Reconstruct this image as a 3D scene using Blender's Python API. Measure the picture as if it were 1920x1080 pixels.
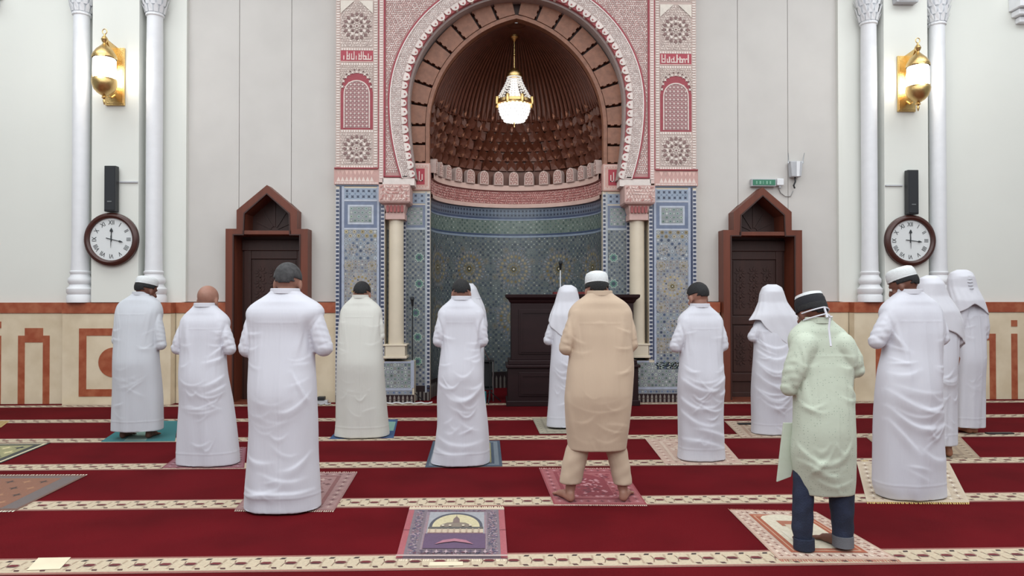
import bpy, bmesh, math, random
import numpy as np
from mathutils import Vector, Matrix, Euler
PI = math.pi
random.seed(7)
for o in list(bpy.data.objects): bpy.data.objects.remove(o)
SC = bpy.context.scene
COL = SC.collection
SC.view_settings.view_transform = 'Standard'
SC.view_settings.look = 'None'
SC.view_settings.exposure = 0.0
SC.view_settings.gamma = 1.0
SC.view_settings.use_curve_mapping = False

# ---------------------------------------------------------------- camera
CF, CYAW, CPIT, CROL = 1330.0, .0306, .0105, -.0003
CC = np.array([-.393, 0, 1.55])
cF = np.array([math.sin(CYAW)*math.cos(CPIT), math.cos(CYAW)*math.cos(CPIT), math.sin(CPIT)])
cR0 = np.array([math.cos(CYAW), -math.sin(CYAW), 0.]); cU0 = np.cross(cR0, cF)
cR = cR0*math.cos(CROL)+cU0*math.sin(CROL); cU = -cR0*math.sin(CROL)+cU0*math.cos(CROL)
cam_d = bpy.data.cameras.new('camera'); cam = bpy.data.objects.new('camera', cam_d); COL.objects.link(cam)
cam_d.sensor_width = 36; cam_d.lens = 36*CF/1920; cam_d.clip_end = 200
cam.matrix_world = Matrix(((cR[0], cU[0], -cF[0], CC[0]), (cR[1], cU[1], -cF[1], CC[1]), (cR[2], cU[2], -cF[2], CC[2]), (0, 0, 0, 1)))
SC.camera = cam
def ray(px, py): return cF+cR*(px-960)/CF+cU*(540-py)/CF
def WP(px, py, Y):            # a photo point measured on the upright plane at distance Y -> (x, z)
    r = ray(px, py); q = CC+r*(Y-CC[1])/r[1]; return q[0], q[2]
def GP(px, py, Z=0.0):        # a photo point measured on the floor -> (x, y)
    r = ray(px, py); q = CC+r*(Z-CC[2])/r[2]; return q[0], q[1]

# ---------------------------------------------------------------- light
w = bpy.data.worlds.new('world'); SC.world = w; w.use_nodes = True
w.node_tree.nodes['Background'].inputs[0].default_value = (.9, .97, 1, 1)
w.node_tree.nodes['Background'].inputs[1].default_value = .3
def area(name, loc, size, power, rot=(0, 0, 0), col=(.95, 1, 1.02)):
    l = bpy.data.lights.new(name, 'AREA'); l.shape = 'RECTANGLE'; l.size, l.size_y = size; l.energy = power; l.color = col
    o = bpy.data.objects.new(name, l); COL.objects.link(o); o.location = loc; o.rotation_euler = rot; return o
area('unseen_area_light', (-.4, 1.0, 7.7), (18, 6), 1000)
area('unseen_area_light', (-6.6, 7.4, 7.75), (5, 3), 190)  # added wall wash that brightens the left side wall
area('unseen_area_light', (6.6, 7.4, 7.75), (5, 3), 190)  # same wash added for the right side wall, no fixture behind it
area('unseen_area_light', (0, 7.2, 7.75), (7, 3), 110)
area('unseen_area_light', (-.4, -4.6, 6.6), (17, 4), 640, (math.radians(52), 0, 0))

# ---------------------------------------------------------------- materials
def lin(c):
    if isinstance(c, str):
        c = c.lstrip('#'); c = [int(c[i:i+2], 16)/255 for i in (0, 2, 4)]
    return tuple(v/12.92 if v <= .04045 else ((v+.055)/1.055)**2.4 for v in c[:3])
def mat(name, c=None, rough=.6, metal=0., attr=False, var=.08, vs=6., bump=0., bs=60., spec=.5, emit=None, es=0., sheen=0., alpha=None, stretch=None, c2=None, det=3., trans=0., sss=0., bd=.01):
    m = bpy.data.materials.new(name); m.use_nodes = True; nt = m.node_tree; N = nt.nodes; L = nt.links
    b = N['Principled BSDF']; b.inputs['Roughness'].default_value = rough; b.inputs['Metallic'].default_value = metal
    b.inputs['Specular IOR Level'].default_value = spec
    tc = N.new('ShaderNodeTexCoord'); mp = N.new('ShaderNodeMapping'); L.new(tc.outputs['Object'], mp.inputs[0])
    if stretch: mp.inputs['Scale'].default_value = stretch
    nz = N.new('ShaderNodeTexNoise'); nz.inputs['Scale'].default_value = vs; nz.inputs['Detail'].default_value = det; L.new(mp.outputs[0], nz.inputs['Vector'])
    if attr:
        at = N.new('ShaderNodeAttribute'); at.attribute_name = 'Col'; src = at.outputs['Color']
    else:
        rgb = N.new('ShaderNodeRGB'); rgb.outputs[0].default_value = (*lin(c), 1); src = rgb.outputs[0]
    mx = N.new('ShaderNodeMix'); mx.data_type = 'RGBA'
    if c2 is not None:
        cr = N.new('ShaderNodeValToRGB'); cr.color_ramp.elements[0].position = .38; cr.color_ramp.elements[1].position = .66
        L.new(nz.outputs[0], cr.inputs[0]); L.new(cr.outputs[0], mx.inputs[0])
        L.new(src, mx.inputs[6]); mx.inputs[7].default_value = (*lin(c2), 1)
    else:
        mx.blend_type = 'MULTIPLY'; mx.inputs[0].default_value = 1
        mr = N.new('ShaderNodeMapRange'); mr.inputs[1].default_value = .25; mr.inputs[2].default_value = .75
        mr.inputs[3].default_value = 1-var; mr.inputs[4].default_value = 1+var; L.new(nz.outputs[0], mr.inputs[0])
        cb = N.new('ShaderNodeCombineColor'); [L.new(mr.outputs[0], cb.inputs[i]) for i in range(3)]
        L.new(src, mx.inputs[6]); L.new(cb.outputs[0], mx.inputs[7])
    L.new(mx.outputs[2], b.inputs['Base Color'])
    if bump:
        n2 = N.new('ShaderNodeTexNoise'); n2.inputs['Scale'].default_value = bs; n2.inputs['Detail'].default_value = 4; L.new(mp.outputs[0], n2.inputs['Vector'])
        bp = N.new('ShaderNodeBump'); bp.inputs['Strength'].default_value = bump; bp.inputs['Distance'].default_value = bd; L.new(n2.outputs[0], bp.inputs['Height']); L.new(bp.outputs[0], b.inputs['Normal'])
    if emit: b.inputs['Emission Color'].default_value = (*lin(emit), 1); b.inputs['Emission Strength'].default_value = es
    if sheen: b.inputs['Sheen Weight'].default_value = sheen
    if trans: b.inputs['Transmission Weight'].default_value = trans
    if sss: b.inputs['Subsurface Weight'].default_value = sss; b.inputs['Subsurface Radius'].default_value = (.6, .25, .15); b.inputs['Subsurface Scale'].default_value = .02
    return m
M = {}
M['wall'] = mat('painted_wall', '#e2e4de', .7, var=.02, vs=1.2, bump=.04, bs=40)
M['wallc'] = mat('stone_panel', '#cbc8c4', .55, var=.035, vs=2.5, bump=.03, bs=25)
M['white'] = mat('white_stone', '#e6e8ec', .5, var=.03, vs=8, bump=.1, bs=50)
M['cream'] = mat('cream_marble', '#e0d2b8', .4, c2='#d2c2a6', vs=3.2, det=6)
M['redm'] = mat('red_marble', '#9c4e34', .35, c2='#ad6649', vs=9, det=8)
M['colm'] = mat('column_marble', '#d9cdb8', .35, var=.05, vs=5)
M['wood'] = mat('dark_wood', '#3a1e18', .5, var=.25, vs=9, stretch=(1, 1, .12), bump=.1, bs=40)
M['woodr'] = mat('red_brown_wood', '#6a3422', .48, var=.2, vs=9, stretch=(1, 1, .12), bump=.1, bs=40)
M['woodl'] = mat('arch_wood', '#8c5f4a', .5, var=.22, vs=14, bump=.15, bs=60)
M['woodb'] = mat('dome_wood', '#5b3020', .5, var=.2, vs=10, bump=.1, bs=50)
M['podium'] = mat('podium_wood', '#241114', .5, spec=.3, var=.2, vs=8, stretch=(.2, 1, 1), bump=.05)
M['tile'] = mat('glazed_tile', None, .28, attr=True, var=.12, vs=14, bump=.1, bs=90)
M['stucco'] = mat('carved_stucco', None, .75, attr=True, var=.07, vs=18, bump=.25, bs=120)
M['plain'] = mat('tinted', None, .6, attr=True, var=.05)
M['weave'] = mat('woven_wool', None, .95, attr=True, var=.12, vs=60, bump=.4, bs=400, spec=.1, sheen=.15)
M['carpet'] = mat('red_carpet', '#620f17', .97, c2='#550c13', vs=1.6, bump=.5, bs=300, spec=.08)
M['gold'] = mat('polished_brass', '#dcbc80', .27, metal=1., var=.1, vs=40, bump=.3, bs=120)
M['glow'] = mat('lit_glass', '#ffffff', .3, emit='#fffaf0', es=5.5)
M['glowc'] = mat('lit_crystal', '#ffffff', .2, emit='#fffaf2', es=5.)
M['crystal'] = mat('crystal', '#f4f4f4', .08, spec=1., emit='#fffaf2', es=.12)
M['black'] = mat('black_plastic', '#26282b', .45, var=.1)
M['grille'] = mat('speaker_cloth', '#2c2f33', .8, var=.15, vs=200, bump=.3, bs=500)
M['steel'] = mat('steel', '#a9abad', .3, metal=.9)
M['greyp'] = mat('grey_plastic', '#b9bbc0', .5)
M['clockf'] = mat('clock_frame_wood', '#45241e', .35, var=.15, vs=20)
M['face'] = mat('clock_face', '#dfe3e4', .5, var=.02)
M['ink'] = mat('black_ink', '#33373a', .6)
M['green'] = mat('sign_green', '#3c7d62', .5, var=.05)
M['skin'] = mat('skin', '#9a7060', .55, var=.1, vs=30, sss=.08)
M['skin2'] = mat('dark_skin', '#6e4638', .55, var=.1, vs=30, sss=.05)
M['skin3'] = mat('tan_skin', '#8d5c46', .55, var=.1, vs=30, sss=.06)
M['hair'] = mat('black_hair', '#17181b', .65, var=.3, vs=80, bump=.8, bs=220)
M['hairg'] = mat('grey_hair', '#39393b', .8, c2='#505052', vs=26, bump=.8, bs=260)
M['eye'] = mat('eye_white', '#e8e4df', .2)
M['cloth'] = mat('white_cotton', '#cecfd8', .85, var=.02, vs=4, bump=.16, bs=30, stretch=(1, 1, .22), sheen=.1, spec=.2, bd=.012)
M['cloth2'] = mat('cream_white_cotton', '#cfcfc9', .85, var=.02, vs=4, bump=.16, bs=30, stretch=(1, 1, .22), sheen=.1, spec=.2, bd=.012)
M['cloth3'] = mat('pearl_white_cotton', '#c8ccd3', .85, var=.02, vs=4, bump=.14, bs=30, stretch=(1, 1, .22), sheen=.1, spec=.2, bd=.012)
M['beige'] = mat('beige_cotton', '#c0ab96', .85, var=.03, vs=4, bump=.16, bs=28, stretch=(1, 1, .22), sheen=.1, spec=.2, bd=.012)
M['scarf'] = mat('white_voile', '#d3d4dc', .8, var=.02, bump=.12, bs=20, sheen=.2, spec=.2)
M['capw'] = mat('white_knit', '#dadee0', .85, var=.04, vs=60, bump=.5, bs=200)
M['capb'] = mat('black_knit', '#1b1c22', .85, var=.1, vs=60, bump=.5, bs=200)
M['jeans'] = mat('blue_denim', '#1b2235', .85, c2='#273149', vs=9, bump=.5, bs=160)
def green_floral():
    m = mat('pale_green_print', '#bdc6b6', .85, var=.03, vs=5, bump=.16, bs=26, sheen=.1, spec=.2, bd=.012)
    nt = m.node_tree; N = nt.nodes; L = nt.links; b = N['Principled BSDF']
    src = b.inputs['Base Color'].links[0].from_socket
    tc = N.new('ShaderNodeTexCoord'); vo = N.new('ShaderNodeTexVoronoi'); vo.inputs['Scale'].default_value = 60; vo.inputs['Randomness'].default_value = .45
    L.new(tc.outputs['Object'], vo.inputs['Vector'])
    r = N.new('ShaderNodeValToRGB'); r.color_ramp.elements[0].position = .13; r.color_ramp.elements[0].color = (1, 1, 1, 1); r.color_ramp.elements[1].position = .2; r.color_ramp.elements[1].color = (0, 0, 0, 1)
    L.new(vo.outputs['Distance'], r.inputs[0])
    mx = N.new('ShaderNodeMix'); mx.data_type = 'RGBA'; L.new(r.outputs[0], mx.inputs[0]); L.new(src, mx.inputs[6]); mx.inputs[7].default_value = (*lin('#93a293'), 1)
    L.new(mx.outputs[2], b.inputs['Base Color']); return m
M['green_print'] = green_floral()
M['brown_sock'] = mat('grey_wool', '#63656b', .9, var=.1, bump=.4, bs=200)

# ---------------------------------------------------------------- geometry helpers
ORG = {}
ARCH = [False]
KS = 1.023
def amap(v):   # the back wall was first measured a touch too near: move it out along the lines of sight
    v = np.asarray(v, float).reshape(-1, 3).copy()
    v[:, 0] = (v[:, 0]-CC[0])*KS+CC[0]-.009; v[:, 1] *= KS; v[:, 2] = (v[:, 2]-1.55)*KS+1.55
    return v
def tag(o, label=None, cat=None, group=None, kind=None):
    if label: o['label'] = label
    if cat: o['category'] = cat
    if group: o['group'] = group
    if kind: o['kind'] = kind
    return o
def thing(name, loc, label=None, cat=None, group=None, kind=None):
    o = bpy.data.objects.new(name, None); COL.objects.link(o)
    loc = tuple(amap([loc])[0]) if ARCH[0] else tuple(loc)
    o.location = loc; o.empty_display_size = .1; ORG[o.name] = loc
    return tag(o, label, cat, group, kind)
def sub(name, parent):                      # an Empty part (one level below a thing)
    o = bpy.data.objects.new(name, None); COL.objects.link(o); o.parent = parent; ORG[o.name] = ORG[parent.name]; return o
class G:
    def __init__(s, mp=None): s.v = []; s.f = []; s.c = []; s.mp = mp; s.m = []; s.mi = 0
    def add(s, vs, fs, col=(1, 1, 1)):
        b = len(s.v)
        if s.mp: vs = [s.mp(*p) for p in vs]
        s.v.extend(vs)
        for f in fs: s.f.append([i+b for i in f]); s.c.append(col); s.m.append(s.mi)
        return s
    def box(s, x0, x1, y0, y1, z0, z1, col=(1, 1, 1)):
        return s.add([(x0, y0, z0), (x1, y0, z0), (x1, y1, z0), (x0, y1, z0), (x0, y0, z1), (x1, y0, z1), (x1, y1, z1), (x0, y1, z1)],
                     [(0, 3, 2, 1), (4, 5, 6, 7), (0, 1, 5, 4), (1, 2, 6, 5), (2, 3, 7, 6), (3, 0, 4, 7)], col)
    def prism(s, pts, y0, y1, col=(1, 1, 1), back=True, sides=True):   # pts (x,z); front face at y0
        n = len(pts); vs = [(p[0], y0, p[1]) for p in pts]
        fs = [tuple(range(n))]
        if sides:
            vs += [(p[0], y1, p[1]) for p in pts]
            fs += [(i, i+n, (i+1) % n+n, (i+1) % n) for i in range(n)]
            if back: fs.append(tuple(range(2*n-1, n-1, -1)))
        return s.add(vs, fs, col)
    def flat(s, pts, w, col): return s.add([(p[0], w, p[1]) for p in pts], [tuple(range(len(pts)))], col)
    def rect(s, u0, u1, v0, v1, w, col, seg=1):
        for i in range(seg):
            a = u0+(u1-u0)*i/seg; b = u0+(u1-u0)*(i+1)/seg
            s.flat([(a, v0), (b, v0), (b, v1), (a, v1)], w, col)
        return s
    def strip(s, A, B, y0, y1, col=(1, 1, 1), closed=False):
        # solid band between two polylines A, B of (x,z): front y0, back y1
        n = len(A); vs = [(p[0], y0, p[1]) for p in A]+[(p[0], y0, p[1]) for p in B]+[(p[0], y1, p[1]) for p in A]+[(p[0], y1, p[1]) for p in B]
        fs = []; m = n if closed else n-1
        for i in range(m):
            j = (i+1) % n
            fs += [(i, j, n+j, n+i), (2*n+i, 3*n+i, 3*n+j, 2*n+j), (i, 2*n+i, 2*n+j, j), (n+i, n+j, 3*n+j, 3*n+i)]
        if not closed: fs += [(0, n, 3*n, 2*n), (n-1, 3*n-1, 4*n-1, 2*n-1)]
        return s.add(vs, fs, col)
    def lathe(s, prof, c=(0, 0, 0), n=24, col=(1, 1, 1), sx=1, sy=1):
        vs = []; fs = []; m = len(prof)
        for r, z in prof:
            for k in range(n): a = 2*PI*k/n; vs.append((c[0]+r*math.cos(a)*sx, c[1]+r*math.sin(a)*sy, c[2]+z))
        for i in range(m-1):
            for k in range(n): fs.append((i*n+k, i*n+(k+1) % n, (i+1)*n+(k+1) % n, (i+1)*n+k))
        if prof[0][0] > 1e-5: fs.append(tuple(range(n-1, -1, -1)))
        if prof[-1][0] > 1e-5: fs.append(tuple((m-1)*n+k for k in range(n)))
        return s.add(vs, fs, col)
    def tube(s, path, r, n=8, col=(1, 1, 1), closed=False):
        path = [Vector(p) for p in path]; m = len(path); rs = r if isinstance(r, (list, tuple)) else [r]*m
        vs = []; fs = []; up = Vector((0, 0, 1))
        t0 = (path[1]-path[0]).normalized(); a = up.cross(t0) if abs(t0.z) < .95 else Vector((1, 0, 0)).cross(t0); a.normalize()
        for i, p in enumerate(path):
            if closed: t = (path[(i+1) % m]-path[i-1]).normalized()
            else: t = (path[min(i+1, m-1)]-path[max(i-1, 0)]).normalized()
            a = (a-t*a.dot(t)).normalized(); b = t.cross(a)
            for k in range(n):
                th = 2*PI*k/n; q = p+(a*math.cos(th)+b*math.sin(th))*rs[i]; vs.append(tuple(q))
        for i in range(m if closed else m-1):
            j = (i+1) % m
            for k in range(n): fs.append((i*n+k, i*n+(k+1) % n, j*n+(k+1) % n, j*n+k))
        if not closed: fs += [tuple(range(n-1, -1, -1)), tuple((m-1)*n+k for k in range(n))]
        return s.add(vs, fs, col)
    def ball(s, c, r, n=10, col=(1, 1, 1), rz=None):
        rz = rz or r
        return s.lathe([(0, -rz)]+[(r*math.sin(PI*i/n), -rz*math.cos(PI*i/n)) for i in range(1, n)]+[(0, rz)], c, n*2, col)
    def disc(s, cx, cz, r, w, col, n=16, rot=0): return s.flat([(cx+r*math.cos(rot+2*PI*k/n), cz+r*math.sin(rot+2*PI*k/n)) for k in range(n)], w, col)
    def star(s, cx, cz, r, ri, n, w, col, rot=0):
        return s.flat([(cx+(r if k % 2 == 0 else ri)*math.cos(rot+PI*k/n), cz+(r if k % 2 == 0 else ri)*math.sin(rot+PI*k/n)) for k in range(2*n)], w, col)
    def build(s, name, m, parent=None, label=None, cat=None, group=None, kind=None, smooth=False, bevel=0, org=None):
        v = np.array(s.v, float)
        if ARCH[0]: v = amap(v)
        if parent is not None: o3 = ORG[parent.name]
        elif org is not None: o3 = tuple(amap([org])[0]) if ARCH[0] else tuple(org)
        else: o3 = (float((v[:, 0].min()+v[:, 0].max())/2), float((v[:, 1].min()+v[:, 1].max())/2), float(v[:, 2].min()))
        v = v-np.array(o3)
        me = bpy.data.meshes.new(name); me.from_pydata(v.tolist(), [], s.f)
        ms = m if isinstance(m, (list, tuple)) else [m]
        for q in ms: me.materials.append(q)
        if len(ms) > 1: me.polygons.foreach_set('material_index', s.m)
        if any(q.node_tree.nodes.get('Attribute') for q in ms):
            ca = me.color_attributes.new('Col', 'FLOAT_COLOR', 'CORNER')
            cnt = [len(f) for f in s.f]; arr = np.repeat(np.array([(*lin(c), 1) if isinstance(c, str) else (*c[:3], 1) for c in s.c], float), cnt, axis=0)
            ca.data.foreach_set('color', arr.ravel())
        if smooth: me.polygons.foreach_set('use_smooth', [True]*len(me.polygons))
        me.update()
        o = bpy.data.objects.new(name, me); COL.objects.link(o)
        if parent is not None: o.parent = parent
        else: o.location = o3
        ORG[o.name] = o3
        if bevel:
            bm = o.modifiers.new('bevel', 'BEVEL'); bm.width = bevel; bm.segments = 2; bm.limit_method = 'ANGLE'
        if smooth and not bevel:
            me.set_sharp_from_angle(angle=math.radians(40)) if hasattr(me, 'set_sharp_from_angle') else None
        return tag(o, label, cat, group, kind)
def bake(o):                      # apply an object's modifiers
    dg = bpy.context.evaluated_depsgraph_get(); dg.update()
    me = bpy.data.meshes.new_from_object(o.evaluated_get(dg)); old = o.data; o.modifiers.clear(); o.data = me; bpy.data.meshes.remove(old); return o
def inst(src, name, parent, loc, rot=(0, 0, 0), sc=(1, 1, 1), **k):
    o = bpy.data.objects.new(name, src); COL.objects.link(o)
    if parent is not None: o.parent = parent; p = ORG[parent.name]; loc = tuple(loc[i]-p[i] for i in range(3))
    o.location = loc; o.rotation_euler = rot; o.scale = sc
    return tag(o, **k)
def jit(c, a=.08):
    c = lin(c) if isinstance(c, str) else c; k = 1+random.uniform(-a, a)*2
    return tuple(min(1, x*k) for x in c)
# ================================================================ ROOM
RX = 11.5
f = G(); f.box(-RX, RX, -7, 12.5, -.2, 0); floor = f.build('floor', M['carpet'], kind='structure', org=(0, 0, 0))
# woven borders of the carpet: one band per prayer row
def woven(yc, w2, det):
    g = G(lambda u, a, v: (u, v, .001+a))
    cr, pk, rd, bk = '#bfaf96', '#a5796c', '#64121b', '#2e1618'
    y0, y1 = yc-w2, yc+w2
    g.rect(-RX, RX, y0, y1, .001, pk)
    g.rect(-RX, RX, y0+.028, y1-.028, .002, cr)
    g.rect(-RX, RX, y0+.006, y0+.013, .0022, '#8d4a44'); g.rect(-RX, RX, y1-.013, y1-.006, .0022, '#8d4a44')
    if det:
        P = .1432; n = int(2*7.5/P); hw = w2-.03
        for k in range(n):
            x = -7.6+k*P+.04
            if x < -RX+.1: continue
            g.flat([(x-.042, yc), (x-.022, yc-.024), (x+.022, yc-.024), (x+.042, yc), (x+.022, yc+.024), (x-.022, yc+.024)], .0028, '#8e7466')
            g.flat([(x-.034, yc), (x-.018, yc-.019), (x+.018, yc-.019), (x+.034, yc), (x+.018, yc+.019), (x-.018, yc+.019)], .0032, jit(rd))
            g.flat([(x-.03, yc-.006), (x-.018, yc-.019), (x+.018, yc-.019), (x+.026, yc-.012)], .0034, bk)
            for sgn in (1, -1):
                q = x+P/2+sgn*.006
                g.flat([(q-.018, yc+sgn*(hw-.034)), (q+.012, yc+sgn*(hw-.034)), (q+.02, yc+sgn*(hw-.012)), (q-.008, yc+sgn*(hw-.012))], .003, jit(bk if sgn > 0 else '#4a2422'))
                g.flat([(x+.04, yc+sgn*.012), (x+P/2-.026, yc+sgn*(hw-.03)), (x+P/2-.04, yc+sgn*(hw-.026)), (x+.03, yc+sgn*.022)], .003, '#a8937c')
                g.flat([(x-.04, yc-sgn*.012), (x-P/2+.03, yc-sgn*(hw-.04)), (x-P/2+.022, yc-sgn*(hw-.05)), (x-.034, yc-sgn*.004)], .003, '#ab8d78')
    g.build('woven_border', M['weave'], floor)
for k in range(-3, 6):
    woven(4.1555+1.1928*k, .125 if k < 5 else .1, k >= 0)

ARCH[0] = True
ZB = .034          # floor level in wall units
WALLTOP = 7.6
# ---- side walls (front face y=10.2), centre wall (10.26) of tall stone panels with open joints
for nm, sg in (('wall_left', -1), ('wall_right', 1)):
    g = G(); xs = sorted((sg*4.72, sg*11.4)); g.box(xs[0], xs[1], 10.2, 10.5, ZB, WALLTOP); wl = g.build(nm, M['wall'], kind='structure')
g = G()
for sg in (-1, 1):
    g.prism([(sg*a, b) for a, b in ((2.5, ZB), (2.5, WALLTOP), (4.72, WALLTOP), (4.72, ZB), (4.05, ZB), (4.05, 2.45), (3.9, 2.45), (3.9, 2.73), (3.515, 3.06), (3.13, 2.73), (3.13, 2.45), (2.98, 2.45), (2.98, ZB))], 10.285, 10.5)
wallc = g.build('wall_back', M['wallc'], kind='structure', org=(0, 10.4, 0))
for sg in (-1, 1):
    T = WALLTOP-.01
    for pts in (((2.5, 1.46), (2.5, T), (3.236, T), (3.236, 2.87), (3.11, 2.755), (3.11, 2.475), (2.96, 2.475), (2.96, 1.46)),
                ((3.242, T), (3.978, T), (3.978, 2.475), (3.92, 2.475), (3.92, 2.755), (3.515, 3.09), (3.242, 2.865)),
                ((3.984, T), (4.717, T), (4.717, 1.46), (4.07, 1.46), (4.07, 2.475), (3.984, 2.475))):
        G().prism([(sg*a, b) for a, b in pts], 10.255, 10.284).build('stone_panel', M['wallc'], wallc, bevel=.003)
    G().prism([(sg*4.7, 1.46), (sg*4.75, 1.46), (sg*4.75, 7.5), (sg*4.7, 7.5)], 10.19, 10.28).build('trim_%d' % (1 if sg < 0 else 2), M['wall'], kind='structure')
# wainscot
def wains(x0, x1, yf, name, par):
    G().box(x0, x1, yf, 10.3, ZB, 1.30).build(name, M['cream'], par)
    G().box(x0-.004, x1+.004, yf-.012, 10.3, 1.305, 1.452).build('marble_band', M['redm'], par)
for sg, nm in ((-1, 'left'), (1, 'right')):
    base = thing('wainscot', (sg*8, 10.2, ZB), kind='structure')
    def R(a, b): return sorted((sg*a, sg*b))
    for a, b, yf in ((4.82, 6.30, 10.0), (6.31, 11.3, 10.14), (4.10, 4.815, 10.15), (2.56, 2.93, 10.15)):
        x0, x1 = R(a, b); wains(x0+.002, x1-.002, yf, 'marble_slab', base)
    def inlay(a, b, z0, z1, yf):
        x0, x1 = R(a, b); G().box(x0, x1, yf-.006, yf+.02, z0, z1).build('marble_inlay', M['redm'], base)
    # stepped arch inlay, a bar with a square above, and mirrored beyond
    for c0, s2 in ((6.77, 1), (7.95, 1)):
        inlay(c0-.216, c0-.125, ZB, .99, 10.14); inlay(c0+.125, c0+.216, ZB, .99, 10.14)
        inlay(c0-.125, c0+.125, .895, 1.095, 10.14)
    for c0 in (7.265, 8.45): inlay(c0-.045, c0+.045, ZB, .99, 10.14); inlay(c0-.045, c0+.045, 1.095, 1.187, 10.14)
    cx = 5.60; zc = .625; hs = .47
    inlay(cx-hs, cx+hs, zc+hs-.1, zc+hs, 10.0); inlay(cx-hs, cx+hs, zc-hs, zc-hs+.1, 10.0)
    inlay(cx-hs, cx-hs+.1, zc-hs+.1, zc+hs-.1, 10.0); inlay(cx+hs-.1, cx+hs, zc-hs+.1, zc+hs-.1, 10.0)
    g = G(); g.prism([(sg*cx+.205*math.cos(2*PI*k/40), zc+.205*math.sin(2*PI*k/40)) for k in range(40)], 9.994, 10.02); g.build('marble_roundel', M['redm'], base)
    # pilaster box, ledge
    x0, x1 = R(5.26, 5.90); pil = G().box(x0, x1, 9.975, 10.25, 1.455, WALLTOP).build('pilaster', M['wall'], kind='structure', bevel=.004)
# ---- engaged white columns
def wcolumn(x, label):
    t = thing('column', (x, 10.07, 1.455), label, 'column', 'white engaged columns')
    G().lathe([(.115, .44), (.108, .9), (.108, 3.4), (.104, 4.0)], (x, 10.07, 1.455), 28).build('shaft', M['white'], t, smooth=True)
    G().lathe([(.165, 0), (.165, .09), (.15, .11), (.168, .14), (.168, .19), (.14, .22), (.128, .25), (.15, .28), (.15, .33), (.125, .36), (.118, .39), (.13, .41), (.13, .43), (.115, .44)], (x, 10.07, 1.455), 8*4).build('base', M['white'], t, smooth=True)
    c = G(); c.lathe([(.104, 4.0), (.122, 4.01), (.122, 4.035), (.108, 4.05), (.11, 4.1), (.15, 4.36), (.17, 4.5), (.17, 4.62)], (x, 10.07, 1.455), 16)
    c.box(x-.175, x+.175, 9.9, 10.25, 6.05, 6.2)
    cap = c.build('capital', M['white'], t, smooth=False)
    lf = G()
    for row, (z, r, hh) in enumerate(((5.5, .125, .12), (5.6, .145, .13), (5.72, .16, .14))):
        for k in range(12):
            a = 2*PI*(k+.5*(row % 2))/12; ca, sa = math.cos(a), math.sin(a); px, py = x+ca*r, 10.07+sa*r; tx, ty = -sa*.028, ca*.028
            lf.add([(px-tx, py-ty, z), (px+tx, py+ty, z), (px+tx*1.1+ca*.02, py+ty*1.1+sa*.02, z+hh*.6), (px+ca*.045, py+sa*.045, z+hh), (px-tx*1.1+ca*.02, py-ty*1.1+sa*.02, z+hh*.6)], [(0, 1, 2, 3, 4)])
    lf.build('acanthus_leaves', M['white'], cap)
    return t
for x, s in ((-6.10, 'white engaged column at the far left, left of the left wall clock'), (-5.09, 'white engaged column just right of the left wall clock'), (5.09, 'white engaged column just left of the right wall clock'), (6.10, 'white engaged column just right of the right wall clock')):
    wcolumn(x, s)
# ---- corbels and small fixtures at the top edge
for sg, s in ((-1, 'left'), (1, 'right')):
    t = thing('corbel', (sg*7.45, 10.2, 5.55), 'white stepped corbel cut by the %s edge of the photo' % s, 'corbel', 'white corbels')
    for i, (hw, z0, z1, d) in enumerate(((.09, 5.55, 5.63, .1), (.15, 5.64, 5.72, .17), (.19, 5.73, 6.0, .24))):
        G().box(sg*7.45-hw, sg*7.45+hw, 10.2-d, 10.2, z0, z1).build('step', M['white'], t, bevel=.01)
for sg, s, z in ((1, 'right', 5.72), (-1, 'left', 5.82)):
    t = thing('wall_box', (sg*5.56, 9.9, z), 'grey box fixture high above the %s brass lantern' % s, 'box', 'grey box fixtures')
    G().prism([(sg*5.56-.17, z), (sg*5.56+.14, z), (sg*5.56+.2, z+.3), (sg*5.56-.2, z+.3)], 9.86, 9.97).build('housing', M['greyp'], t, bevel=.008)
    G().box(sg*5.56-.14, sg*5.56+.11, 9.85, 9.86, z+.02, z+.06).build('lip', M['white'], t)
# ---- room shell out of view
G().box(-RX*1.0, RX, -6, 10.3, WALLTOP+.2, WALLTOP+.4).build('ceiling', M['wall'], kind='structure')
ARCH[0] = False
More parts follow.
